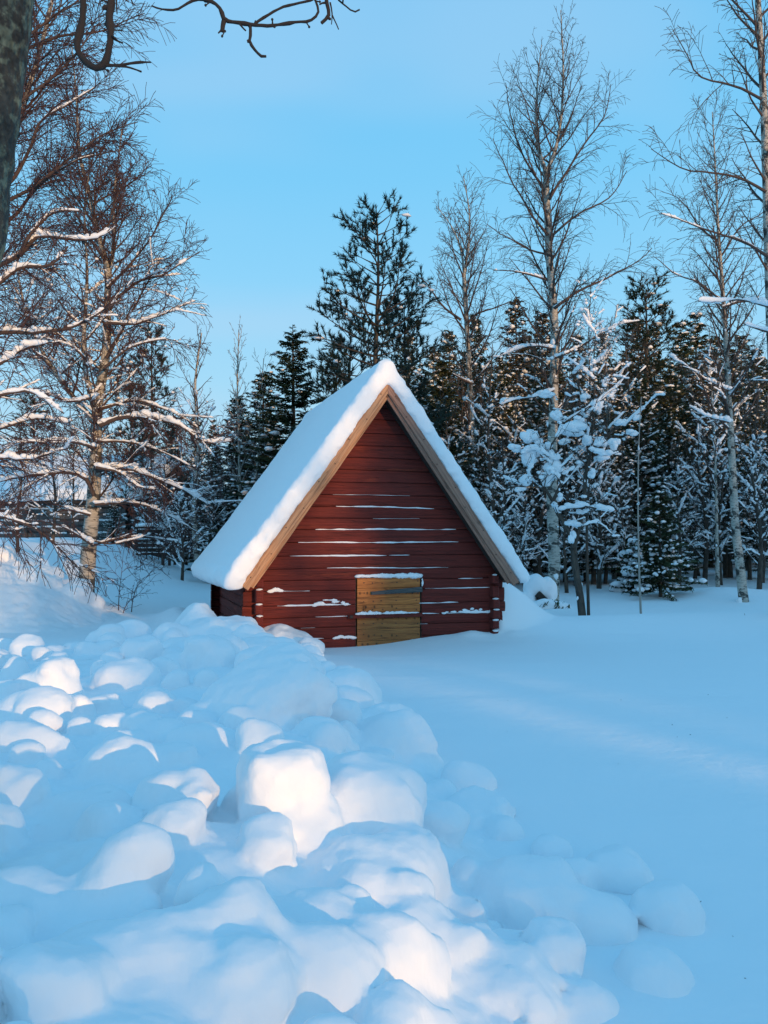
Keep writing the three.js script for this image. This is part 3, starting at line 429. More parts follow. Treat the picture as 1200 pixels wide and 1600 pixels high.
// ---------------------------------------------------------------- bare trees
const UP = [0, 1, 0];
function curve(pts, step) {                                        // a smooth line through pts
  const c = new THREE.CatmullRomCurve3(pts.map((p) => new THREE.Vector3(...p)), false, 'centripetal'), n = Math.max(3, Math.ceil(c.getLength() / step));
  return c.getSpacedPoints(n).map((p) => [p.x, p.y, p.z]);
}
const taper = (n, a, b, pw = 1) => Array.from({ length: n }, (_, i) => mix(a, b, Math.pow(i / (n - 1), pw)));
function snowOn(b, pts, rad, amount, cover, r) {                   // snow lying along a limb in broken, lumpy runs
  const st = Math.max(.045, amount * 1.1), fine = []; for (let i = 0; i < pts.length - 1; i++) { const m = Math.max(1, Math.round(len(sub(pts[i + 1], pts[i])) / st)); for (let k = 0; k < m; k++) { const t = k / m; fine.push([lerp3(pts[i], pts[i + 1], t), mix(rad[i], rad[i + 1], t)]); } }
  const ph = r() * 100, fq = st / .09; let run = [], rr = [];
  const flush = () => {
    const n = run.length; if (n > 0 && n < 4) { for (let i = 0; i < n; i++) { const w = rr[i] * (.9 + .5 * r()); b.blob(add(run[i], UP, w * .15), w * 1.15, w * .8, w * 1.1, i + ph); } } else if (n) { const d0 = norm(sub(run[0], run[1])), d1 = norm(sub(run[n - 1], run[n - 2])); run = [add(run[0], d0, rr[0] * .7), ...run, add(run[n - 1], d1, rr[n - 1] * .7)]; rr = [rr[0] * .45, ...rr, rr[n - 1] * .45]; b.tube(run, rr, 6, { flat: .85, lump: .4, f: .6 / amount, caps: true });
      for (let i = 1; i < n; i++) if (r() < .4) { const w = rr[i] * (.8 + .7 * r()); b.blob([run[i][0] + (r() - .5) * w * .9, run[i][1] + w * .3, run[i][2] + (r() - .5) * w * .9], w * 1.15, w * .8, w * 1.1, i + ph); } }
    run = []; rr = [];
  };
  for (let i = 0; i < fine.length; i++) {
    const [p, q] = fine[i], nx = fine[Math.min(i + 1, fine.length - 1)][0], pv = fine[Math.max(0, i - 1)][0], d = norm(sub(nx, pv)), flat = 1 - Math.abs(d[1]), n = noise(i * fq * .16 + ph, 3) + .4 * noise(i * fq * .5 + ph, 9);
    if (flat < .2 || n > cover * 1.6 - .6 + .5 * (flat - .6)) { flush(); continue; }
    const w = (amount * (.75 + .7 * noise(i * fq * .35 + ph, 17)) + q * .35) * Math.min(1, .4 + flat); run.push([p[0], p[1] + q * .75 + w * .45, p[2]]); rr.push(Math.max(.006, w));
  }
  flush();
}
// o: twig sizes; T: where the pieces are collected
function grow(T, p, d, L, r0, lvl, o, r) {
  const n = lvl === 1 ? 8 : lvl === 2 ? 5 : 3, pts = [p], rad = [r0], dirs = [d], st = L / n;
  for (let i = 0; i < n; i++) {
    const t = (i + 1) / n, j = o.jit; d = norm([d[0] + (r() - .5) * j, d[1] + (r() - .5) * j + (lvl === 1 ? o.rise * (t < .7 ? 1 : -.3) : lvl === 2 ? o.rise * .3 - o.droop * t * .5 : -o.droop * t), d[2] + (r() - .5) * j]);
    p = add(p, d, st); pts.push(p); dirs.push(d); rad.push(Math.max(o.min, r0 * (1 - .78 * t)));
  }
  (lvl === 1 && T.limb ? T.limb : T.twig).tube(pts, rad, lvl === 1 ? 5 : 3);
  kids(T, pts, rad, dirs, L, lvl, o, r);
}
function kids(T, pts, rad, dirs, L, lvl, o, r, from = .14) {
  const n = pts.length - 1;
  if (T.snow && o.snow && lvl <= 2 && r() < o.snow * (lvl === 1 ? 1 : .6) && pts[0][1] < (o.snowTop || 99)) snowOn(T.snow, pts, rad, o.load * (lvl === 1 ? 1 : .6), o.cover, r);
  if (lvl >= o.levels) return;
  const m = Math.max(2, Math.round(L * o.dens[lvl] * (.8 + .4 * r())));
  for (let k = 0; k < m; k++) {
    const t = mix(from, .985, (k + r()) / m), i = Math.min(n - 1, Math.floor(t * n)), f = t * n - i, p = lerp3(pts[i], pts[i + 1], f), d = dirs[Math.min(i + 1, n)], q = mix(rad[i], rad[i + 1], f);
    let s = norm(cross(d, [r() - .5, r() - .5, r() - .5])); s = norm(add(s, UP, lvl === 1 ? .25 : 0)); const a = .45 + .6 * r(), c = norm(add([d[0] * Math.cos(a), d[1] * Math.cos(a), d[2] * Math.cos(a)], s, Math.sin(a)));
    const l = (lvl === 1 ? Math.min(L * .55, 1.5) : Math.min(L * .7, .75)) * (.35 + .75 * r()) * (1 - .45 * t);
    if (l < .06) continue; grow(T, p, c, l, Math.max(o.min, Math.min(q * .6, lvl === 1 ? .013 : .0065)), lvl + 1, o, r);
    if (T.snow && o.blobs && r() < o.blobs && p[1] < (o.snowTop || 99)) { const w = o.load * (.5 + 1.1 * r() * r()); T.snow.blob(add(p, UP, q + w * .4), w * 1.1, w * .75, w, k + L * 9); }
  }
}
function limbAlong(T, pts, ra, rb, o, r, own) {                     // a drawn limb with its own side branches
  const c = curve(pts, .22).map((p, i) => i ? [p[0] + .02 * noise(i * .7, p[1], 3), p[1] + .02 * noise(i * .7, p[2], 5), p[2] + .03 * noise(i * .7, p[0], 7)] : p), rad = taper(c.length, ra, rb, .8), dirs = c.map((p, i) => norm(sub(c[Math.min(i + 1, c.length - 1)], c[Math.max(0, i - 1)]))); let L = 0; for (let i = 1; i < c.length; i++) L += len(sub(c[i], c[i - 1]));
  (own || T.limb || T.twig).tube(c, rad, 7, { lump: .12, f: 7 }); kids(T, c, rad, dirs, L, 1, o, r, .12); return [c, rad];
}
function stemUp(T, pts, ra, rb, o, r, env, n, from, own) {           // a trunk or rising stem with limbs all round it
  const c = curve(pts, .3), rad = taper(c.length, ra, rb, .85); own.tube(c, rad, 10, { lump: .07, f: 3, v0: r() * 3 }); let L = 0; for (let i = 1; i < c.length; i++) L += len(sub(c[i], c[i - 1]));
  let az = r() * 6.3;
  for (let k = 0; k < n; k++) {
    const t = mix(from, .99, (k + r() * .8) / n), i = Math.min(c.length - 2, Math.floor(t * (c.length - 1))), f = t * (c.length - 1) - i, p = lerp3(c[i], c[i + 1], f), q = mix(rad[i], rad[i + 1], f); az += 2.4 + (r() - .5) * .8;
    const l = env(t) * (.65 + .5 * r()); if (l < .12) continue; const up = o.angle * (.7 + .6 * r()) + .25 * t;
    grow(T, p, norm([Math.cos(az), up, Math.sin(az)]), l, clamp(q * .5, o.min * 1.6, .012 + l * .010), 1, o, r);
  }
  return [c, rad];
}
const OPT = { jit: .22, rise: .10, droop: .22, min: .0042, dens: [0, 7, 9], levels: 3, angle: .8, snow: 0, load: .03, cover: .5, blobs: 0 };
// stems: [pixels, depth, r0, r1, limbs, from, env]; limbs: [pixels, depth, r0, r1, loaded]
function bareTree(name, label, category, base, stems, limbs, o, m, seed, group) {
  const t = thing(name, label, category, base, 0, group), r = rngOf(seed), back = (p) => sub(p, base); o = { ...OPT, ...o };
  const T = { twig: new MB(), limb: new MB(), snow: new MB() };
  stems.forEach(([px, d, ra, rb, n, from, env], k) => { const b = new MB(), pts = path(px, d).map(back); const [c, rad] = stemUp(T, pts, ra, rb, o, r, env, n, from, b); b.build(k ? 'stem' : 'trunk', m.stem, t); if (o.stemSnow) { const s = T.snow; for (let i = 1; i < c.length - 2; i++) if (r() < o.stemSnow) { const a = r() * 6.28, w = rad[i] * (.25 + .5 * r()); s.blob([c[i][0] + Math.cos(a) * rad[i] * .85, c[i][1], c[i][2] + Math.sin(a) * rad[i] * .85], w, w * 1.4, w, i); } } });
  for (const [px, d, ra, rb, load, cover] of limbs) { const b = new MB(), [c, rad] = limbAlong(T, path(px, d).map(back), ra, rb, o, r, b); b.build('limb', m.limb, t); if (load) snowOn(T.snow, c, rad, load * (o.limbLoad || 1), cover || .85, r); }
  T.limb.build('branches', m.limb, t); T.twig.build('crown', m.twig, t); T.snow.build('branch_snow', M.branchSnow, t);
  return t;
}
const footOf = (u, v, d) => { const p = at(u, v, d); p[1] = ground(p[0], p[2]) - .05; return p; };
const birchMat = { stem: M.birch, limb: M.limb, twig: M.twig };

// the big snow-laden birch on the left
bareTree('birch_tree', 'large birch with many snow laden limbs and several stems, left of the hut', 'birch tree', footOf(134, 946, 19), [
  [[[133, 956], [138, 868], [147, 770], [150, 690], [153, 630], [165, 555], [168, 460], [170, 420]], 19, .205, .075, 30, .30, (t) => 2.1 * (1 - .45 * t)],
  [[[170, 420], [161, 393], [148, 345], [139, 300], [125, 245], [119, 150], [112, 70]], 19, .075, .012, 34, .02, (t) => 2.4 * (1 - .75 * t)],
  [[[168, 440], [177, 390], [178, 310], [186, 240], [192, 190]], 19.2, .06, .01, 30, .02, (t) => 1.8 * (1 - .7 * t)],
  [[[150, 650], [134, 580], [131, 530], [136, 430], [132, 340], [140, 260]], 18.7, .075, .01, 26, .08, (t) => 1.9 * (1 - .7 * t)],
  [[[149, 660], [118, 625], [86, 582], [52, 520], [30, 440], [22, 360]], 18.8, .075, .01, 26, .12, (t) => 2.0 * (1 - .7 * t)],
], [
  [[[156, 665], [190, 652], [250, 655], [285, 668], [320, 690], [362, 690]], 18.6, .055, .018, .075, .95], [[[150, 735], [200, 733], [250, 750], [300, 772], [330, 790]], 18.5, .05, .014, .075, .95], [[[150, 730], [190, 740], [215, 760], [245, 765]], 18.2, .04, .012, .06, .9],
  [[[141, 805], [122, 799], [84, 786]], 18.6, .035, .010, .055, .9], [[[144, 850], [120, 835], [98, 822]], 18.4, .045, .02, .06, .95], [[[149, 788], [200, 785], [230, 790], [262, 805], [310, 832]], 18.6, .04, .01, .05, .9], [[[146, 852], [180, 842], [230, 838], [280, 850]], 18.7, .03, .008, .03, .7], [[[146, 845], [170, 850], [200, 845], [235, 834]], 18.5, .025, .008, .03, .7],
  [[[147, 775], [135, 748], [105, 738], [60, 742], [0, 752], [-40, 770]], 18.5, .055, .016, .08, .95], [[[150, 700], [110, 690], [60, 688], [0, 702]], 18.4, .04, .012, .05, .9], [[[152, 690], [200, 690], [240, 700], [300, 730]], 18.8, .035, .01, .05, .85], [[[154, 640], [210, 625], [260, 640], [310, 668]], 18.9, .04, .010, .045, .85],
  [[[166, 560], [190, 515], [215, 470], [250, 405]], 18.9, .045, .010], [[[167, 480], [215, 440], [255, 428], [312, 392]], 18.8, .045, .010, .02, .4], [[[167, 505], [210, 505], [250, 492], [305, 470]], 18.6, .042, .010, .05, .8], [[[168, 450], [230, 380], [255, 335], [270, 305]], 18.9, .04, .008], [[[163, 575], [200, 545], [260, 530], [300, 545]], 18.4, .035, .008, .035, .7],
  [[[133, 560], [100, 530], [60, 500], [20, 490]], 18.5, .035, .010, .04, .7], [[[150, 620], [110, 628], [60, 612], [10, 620]], 18.3, .035, .010, .06, .9],
], { min: .0056, dens: [0, 9, 13], snow: .6, snowTop: 8.2, load: .036, cover: .55, limbLoad: .64, blobs: .05, droop: .18, rise: .07, jit: .26 }, birchMat, 11);

// the second birch, its trunk outside the picture: only its limbs reach in
bareTree('birch_tree', 'birch at the left edge whose thick snow laden limbs reach in from outside the picture', 'birch tree', footOf(-105, 965, 15), [
  [[[-105, 975], [-95, 700], [-85, 450], [-60, 250], [-30, 60], [10, -140], [20, -320]], 15, .2, .03, 40, .45, (t) => 2.3 * (1 - .4 * t)],
  [[[-70, 330], [0, 250], [50, 120], [90, -40], [110, -190]], 15.4, .08, .012, 30, .1, (t) => 2.0 * (1 - .6 * t)],
], [
  [[[-80, 470], [-20, 425], [30, 398], [60, 370], [110, 373], [150, 372], [184, 352]], 14.4, .065, .016, .06, .9], [[[30, 398], [60, 350], [90, 330], [125, 330]], 14.3, .04, .012, .035, .7], [[[-80, 520], [-10, 450], [30, 420], [80, 412], [105, 385]], 14.2, .065, .016, .06, .95],
  [[[-80, 560], [0, 520], [60, 520], [120, 508], [155, 488], [192, 468]], 14.3, .06, .014, .05, .8], [[[-80, 620], [-10, 575], [40, 545], [75, 535]], 14.1, .055, .014, .065, .95], [[[-80, 660], [0, 618], [40, 612], [75, 628], [100, 645]], 14.0, .05, .012, .075, .95], [[[-80, 700], [0, 670], [50, 655], [110, 660]], 14.2, .045, .012, .06, .9],
  [[[-60, 300], [10, 290], [45, 235], [62, 190], [110, 160], [150, 135]], 14.5, .05, .010, .025, .5], [[[-60, 260], [20, 170], [70, 130], [115, 88], [150, 40]], 14.4, .05, .010], [[[-70, 340], [20, 310], [80, 270], [150, 215], [215, 190]], 14.6, .05, .008], [[[-70, 400], [10, 350], [60, 290], [120, 250], [190, 235]], 14.8, .05, .008, .02, .4], [[[-60, 220], [40, 60], [110, 10], [170, -40]], 14.6, .05, .010], [[[-40, 120], [80, 60], [150, 50], [225, 20]], 14.9, .045, .008],
  [[[-80, 780], [0, 806], [45, 822], [80, 845], [125, 890]], 13.6, .04, .008, .035, .6], [[[-80, 745], [0, 716], [50, 718], [105, 700]], 14.1, .04, .010, .055, .9],
], { min: .0050, dens: [0, 10, 14], snow: .4, snowTop: 6.5, load: .03, cover: .5, limbLoad: .72, blobs: .03, droop: .2, rise: .08, jit: .26 }, birchMat, 12);

// the birches on the right
bareTree('birch_tree', 'tallest forked birch rising above the forest, just right of the hut', 'birch tree', footOf(863, 946, 20), [
  [[[863, 956], [866, 880], [862, 760], [865, 620], [866, 500], [858, 400], [855, 330], [853, 268]], 20, .16, .075, 46, .40, (t) => 2.2 * (1 - .25 * t)],
  [[[853, 268], [843, 240], [838, 190], [840, 126], [846, 70]], 20, .055, .010, 26, .05, (t) => 1.7 * (1 - .7 * t)],
  [[[853, 270], [866, 240], [876, 190], [880, 110], [876, 16]], 20.1, .055, .010, 30, .05, (t) => 1.75 * (1 - .75 * t)],
], [
  [[[858, 312], [880, 275], [902, 241], [928, 205], [945, 180], [955, 132]], 19.8, .04, .008], [[[866, 482], [901, 456], [940, 438], [972, 422], [1000, 405], [1018, 388]], 19.7, .042, .009, .02, .3], [[[863, 368], [905, 333], [955, 307], [980, 266]], 19.6, .035, .008], [[[856, 368], [828, 330], [801, 284], [770, 216]], 19.8, .035, .008], [[[853, 437], [809, 424], [772, 422]], 19.7, .03, .008, .018, .5], [[[855, 300], [820, 250], [800, 190], [790, 130]], 20.2, .035, .008],
  [[[866, 545], [830, 540], [800, 548], [770, 560]], 19.7, .03, .008, .05, .9], [[[866, 560], [900, 545], [960, 510], [1000, 500]], 19.6, .032, .008, .03, .7], [[[865, 610], [835, 620], [800, 625], [760, 640]], 19.6, .028, .007, .04, .8], [[[864, 400], [835, 392], [795, 372], [760, 350]], 19.9, .03, .008],
], { snow: .5, snowTop: 6.2, load: .030, cover: .5, blobs: .03, droop: .30, rise: .13, dens: [0, 6, 9], stemSnow: .14 }, { ...birchMat, twig: M.greyTwig }, 21);
bareTree('birch_tree', 'slim straight birch on the right with its white foot standing in open snow', 'birch tree', footOf(1163, 946, 20), [
  [[[1164, 958], [1158, 900], [1150, 830], [1143, 700], [1136, 570], [1129, 450], [1123, 370], [1118, 270], [1113, 175]], 20, .125, .012, 74, .34, (t) => 2.0 * (1 - .72 * Math.max(0, t - .2))],
], [
  [[[1138, 610], [1100, 590], [1070, 570], [1045, 555]], 19.7, .03, .007, .04, .85], [[[1128, 470], [1090, 440], [1060, 430], [1020, 400]], 19.8, .03, .007, .015, .4], [[[1130, 480], [1165, 470], [1215, 478]], 19.7, .03, .008, .04, .8], [[[1125, 380], [1090, 350], [1062, 310], [1035, 300]], 20.2, .028, .006], [[[1127, 400], [1160, 350], [1195, 330], [1225, 290]], 20, .028, .006], [[[1140, 660], [1105, 650], [1075, 632]], 19.6, .026, .006, .035, .8],
], { snow: .5, snowTop: 6.5, load: .030, cover: .55, blobs: .03, droop: .26, rise: .12, dens: [0, 6, 9], stemSnow: .12 }, { ...birchMat, twig: M.greyTwig }, 22);
bareTree('birch_tree', 'tall birch at the right edge whose trunk shows only above the forest', 'birch tree', footOf(1232, 985, 15), [
  [[[1232, 995], [1222, 800], [1210, 600], [1203, 450], [1199, 330], [1194, 180], [1186, 30], [1176, -130], [1172, -300]], 15, .14, .03, 40, .42, (t) => 1.5],
], [
  [[[1190, 155], [1154, 134], [1125, 128], [1096, 122], [1075, 86], [1052, 48]], 14.8, .028, .006], [[[1197, 300], [1154, 276], [1112, 270], [1058, 260], [1018, 232]], 14.7, .030, .006], [[[1201, 402], [1169, 380], [1131, 368], [1077, 349], [1028, 332]], 14.6, .030, .006, .022, .6], [[[1204, 480], [1155, 468], [1120, 472], [1090, 470]], 14.5, .026, .006, .05, .9], [[[1188, 60], [1150, 20], [1120, -20]], 14.8, .028, .006], [[[1206, 520], [1185, 515], [1160, 505]], 14.2, .026, .008, .07, .95],
], { snow: .3, snowTop: 5.6, load: .03, cover: .4, blobs: .02, droop: .36, rise: .10, dens: [0, 6.5, 9] }, { ...birchMat, twig: M.greyTwig }, 23);
bareTree('birch_tree', 'slender forked birch directly behind the right slope of the hut roof', 'birch tree', footOf(741, 890, 28), [
  [[[741, 905], [739, 760], [736, 640], [730, 520], [725, 430]], 28, .15, .075, 30, .45, (t) => 2.3],
  [[[725, 430], [733, 375], [733, 330], [724, 275]], 28, .06, .012, 22, .05, (t) => 1.8 * (1 - .7 * t)], [[[726, 440], [720, 390], [706, 355], [682, 322]], 28.2, .05, .010, 18, .05, (t) => 1.5 * (1 - .6 * t)],
], [[[[720, 500], [687, 473], [667, 443], [638, 422]], 27.6, .05, .010], [[[731, 505], [745, 490], [775, 480], [800, 470]], 27.8, .05, .01], [[[738, 600], [690, 580], [655, 590]], 27.4, .05, .01, .03, .6]], { snow: .35, snowTop: 7.5, load: .045, cover: .5, blobs: .02, min: .0058, droop: .26, dens: [0, 5, 7.5], stemSnow: .1 }, { ...birchMat, twig: M.greyTwig }, 24);
bareTree('birch_tree', 'thin pale birch left of the hut in front of the dark spruces', 'birch tree', footOf(373, 880, 29), [
  [[[373, 905], [375, 780], [373, 680], [371, 600], [373, 515]], 29, .085, .014, 46, .34, (t) => 1.5 * (1 - .6 * t)],
], [[[[375, 690], [355, 672], [340, 665]], 28.8, .03, .01, .05, .8], [[[375, 745], [350, 742], [330, 750]], 28.8, .03, .01, .02, .8]], { min: .0058, droop: .1, rise: .14, dens: [0, 4.5, 7], angle: 1.1, snow: .2, snowTop: 5, load: .04 }, { stem: M.birch, limb: M.paleLimb, twig: M.twig }, 25);
bareTree('birch_tree', 'thin leaning young birch between the pale birch and the left roof edge', 'birch tree', footOf(392, 880, 28), [
  [[[390, 905], [398, 780], [404, 700], [408, 620], [412, 560]], 28, .06, .012, 26, .35, (t) => 1.2 * (1 - .5 * t)],
], [], { min: .0055, droop: .1, rise: .14, dens: [0, 4, 6], angle: 1.2, snow: .3, snowTop: 5.5, load: .045 }, { stem: M.birch, limb: M.paleLimb, twig: M.twig }, 26);
bareTree('birch_tree', 'leaning birch trunk behind the big snow laden birch, nearest the left eave', 'birch tree', footOf(310, 886, 27), [
  [[[310, 900], [306, 850], [303, 790], [310, 700], [305, 600], [315, 520]], 27, .13, .02, 34, .2, (t) => 1.9 * (1 - .5 * t)],
], [], { min: .0055, snow: .8, snowTop: 6, load: .055, cover: .75, blobs: .08, dens: [0, 4.5, 6], stemSnow: .25 }, birchMat, 27);

// the crooked little tree loaded with snow, its thin neighbour, a pole of a sapling
const willow = bareTree('goat_willow', 'crooked small forked tree loaded with pillows of snow, right of the hut', 'tree', footOf(911, 966, 16.4), [
  [[[911, 976], [907, 935], [902, 905], [897, 872], [896, 852]], 16.4, .085, .065, 0, 0, () => 0],
  [[[896, 856], [903, 830], [912, 790], [915, 746], [921, 712], [931, 692], [960, 672], [986, 660]], 16.4, .06, .012, 14, .2, () => .9],
  [[[896, 856], [889, 830], [874, 806], [864, 784]], 16.3, .055, .045, 3, .2, () => .5],
  [[[864, 784], [874, 762], [881, 746], [874, 730], [858, 714], [862, 692]], 16.2, .042, .012, 12, .2, () => .9], [[[864, 784], [856, 768], [836, 759], [812, 760], [790, 763]], 16.2, .036, .010, 12, .2, () => .8],
  [[[919, 715], [919, 660], [906, 610], [888, 560]], 16.5, .035, .010, 14, .1, () => 1.0], [[[918, 745], [928, 640], [928, 560], [932, 500]], 16.6, .03, .008, 16, .1, () => .9],
], [[[[912, 792], [890, 794], [872, 796]], 16.2, .02, .008, .05, .98], [[[913, 790], [935, 795], [962, 798]], 16.2, .02, .008, .05, .98], [[[905, 826], [930, 815], [955, 830], [965, 850]], 16.1, .014, .005, .03, .8], [[[858, 714], [835, 700], [815, 710]], 16, .018, .006, .055, .9], [[[925, 705], [945, 712], [970, 705]], 16.1, .016, .006, .045, .9], [[[872, 735], [890, 715], [905, 690]], 16.1, .016, .006, .06, .9], [[[862, 694], [880, 672], [905, 676]], 16, .016, .006, .085, .95], [[[880, 660], [910, 640], [950, 615], [985, 580]], 16.4, .018, .006, .045, .9]],
  { snow: .55, load: .042, cover: .55, blobs: .16, min: .004, dens: [0, 5, 6], rise: .05, droop: .05, jit: .34, angle: .4, stemSnow: .5 }, { stem: M.bark, limb: M.greyTwig, twig: M.greyTwig }, 31);
[[891, 671, 40, 22, 0], [826, 682, 22, 23, 0], [830, 714, 23, 28, 0], [851, 702, 22, 22, .1], [866, 712, 17, 22, 0], [919, 687, 16, 17, .1], [938, 689, 16, 16, 0], [960, 694, 16, 17, -.1], [944, 715, 17, 14, 0], [853, 617, 20, 12, .2], [803, 700, 18, 12, 0], [933, 635, 12, 20, .2], [864, 737, 24, 28, 0], [852, 752, 17, 22, 0], [822, 751, 18, 17, 0], [985, 676, 18, 12, 0], [996, 652, 11, 10, 0], [868, 650, 15, 17, .2], [893, 818, 22, 12, 0], [894, 838, 10, 20, 0], [905, 655, 14, 12, .1], [880, 690, 14, 12, 0], [925, 740, 12, 14, 0], [873, 776, 12, 14, 0], [840, 690, 12, 10, 0], [812, 764, 14, 9, 0], [970, 660, 16, 10, 0], [915, 620, 12, 9, .2]].forEach(([u, v, w, h, off], i) => {   // pillows of snow in its forks
  const b = new MB(), p = sub(at(u, v, 16.2 + off), willow.position.toArray()), s = 16.2 / F / 2; for (let k = 0; k < 7; k++) { const q = .45 + .35 * hash3(i, k, 4); b.blob(add(p, [(hash3(i, k, 1) - .5) * w * s * 1.5, (hash3(i, k, 2) - .5) * h * s * 1.1, (hash3(i, k, 3) - .5) * w * s * 1.3]), w * s * q * 1.1, h * s * q, w * s * q, i * 5 + k); } b.build('snow_pillow', M.branchSnow, willow);
});
bareTree('young_tree', 'thin dark upright young tree touching the foot of the crooked small tree', 'tree', footOf(920, 967, 16.2), [
  [[[920, 976], [918, 900], [917, 820], [921, 740], [922, 620], [920, 520], [924, 440]], 16.8, .036, .008, 36, .3, (t) => 1.0 * (1 - .4 * t)]], [], { snow: .7, load: .04, cover: .7, blobs: .1, min: .004, angle: .9, dens: [0, 5, 6] }, { stem: M.bark, limb: M.greyTwig, twig: M.greyTwig }, 32);
bareTree('sapling', 'bare thin straight pole of a sapling standing alone in the snow', 'sapling', footOf(1002, 968, 16), [
  [[[1002, 974], [999, 900], [997, 800], [998, 700], [1002, 620]], 16, .024, .008, 10, .3, () => .35]], [], { snow: .5, load: .02, cover: .6, min: .0035, angle: .8, levels: 2, dens: [0, 4, 0] }, { stem: M.paleLimb, limb: M.greyTwig, twig: M.greyTwig }, 33);
bareTree('birch_tree', 'thin short birch stem with snow on its bark, left of the slim straight birch', 'birch tree', footOf(1122, 916, 24), [
  [[[1122, 930], [1120, 850], [1119, 780], [1115, 660], [1108, 560]], 24, .07, .014, 34, .4, (t) => 1.6 * (1 - .4 * t)]], [], { snow: .8, load: .045, cover: .7, blobs: .08, min: .005, dens: [0, 4.5, 6], stemSnow: .4 }, { ...birchMat, twig: M.greyTwig }, 34);
bareTree('birch_tree', 'snow blotched birch trunk inside the forest edge, right of the crooked small tree', 'birch tree', footOf(960, 892, 27), [
  [[[961, 905], [955, 830], [953, 740], [950, 640], [945, 520]], 27, .11, .02, 34, .3, (t) => 2 * (1 - .4 * t)]], [], { snow: .8, load: .055, cover: .7, blobs: .08, min: .0055, dens: [0, 4.5, 6], stemSnow: .4 }, { ...birchMat, twig: M.greyTwig }, 35);
bareTree('young_tree', 'leaning snow coated young tree at the mouth of the bright gap in the forest', 'tree', footOf(1092, 890, 30), [
  [[[1092, 900], [1085, 860], [1076, 825], [1060, 800], [1030, 780]], 30, .06, .014, 26, .2, () => 1.3]], [], { snow: .9, load: .05, cover: .8, blobs: .1, min: .006, dens: [0, 4.5, 6], stemSnow: .3 }, { stem: M.bark, limb: M.greyTwig, twig: M.greyTwig }, 36);
bareTree('dead_twigs', 'tangle of bare thin twigs poking out of the snow right of the big birch', 'shrub', footOf(196, 950, 17.5), [
  [[[185, 965], [186, 930], [190, 895], [192, 875]], 17.5, .012, .004, 9, .2, () => .7], [[[205, 960], [210, 925], [222, 905], [245, 895]], 17.6, .011, .004, 9, .2, () => .7], [[[190, 965], [200, 940], [215, 930]], 17.3, .010, .004, 7, .2, () => .5], [[[210, 890], [230, 880], [250, 890], [268, 905]], 17.5, .009, .003, 8, .1, () => .5]], [], { min: .0035, jit: .5, dens: [0, 6, 4], angle: .5, rise: 0, droop: .25, levels: 3 }, { stem: M.twig, limb: M.twig, twig: M.twig }, 37);
bareTree('dead_twig', 'single small twig sticking out of the open snow at the right', 'twig', footOf(1160, 973, 15), [[[[1158, 978], [1163, 972], [1172, 966]], 15, .006, .003, 3, .4, () => .12]], [], { levels: 1, min: .003 }, { stem: M.twig, limb: M.twig, twig: M.twig }, 38);

// ---------------------------------------------------------------- spruces and pines
const spray = (b, p, d, side, l, w, r) => {                        // one flat jagged sprig of needles
  const droop = -.35 - .3 * r(), q = norm(add(side, UP, droop)), nrm = norm(cross(d, q)), a = add(p, q, l), n = norm(add(nrm[1] < 0 ? [-nrm[0], -nrm[1], -nrm[2]] : nrm, [r() - .5, 0, r() - .5], .8)), base = b.count;
  const m = lerp3(p, a, .45); b.vert(add(p, d, w * .4), n); b.vert(add(p, d, -w * .4), n); b.vert(add(m, d, w), n); b.vert(add(m, d, -w * .8), n); b.vert(add(a, d, w * .5), n);
  b.tri(base, base + 1, base + 2); b.tri(base + 1, base + 3, base + 2); b.tri(base + 2, base + 3, base + 4);
  for (let k = 0; k < 3; k++) { const t = .25 + .28 * k, c = lerp3(p, a, t), s = k % 2 ? 1 : -1, e = b.count; b.vert(add(c, q, -.02), n); b.vert(add(c, q, .03), n); b.vert(add(add(c, d, s * w * 2.1), q, .06), n); b.tri(e, e + 1, e + 2); }
};
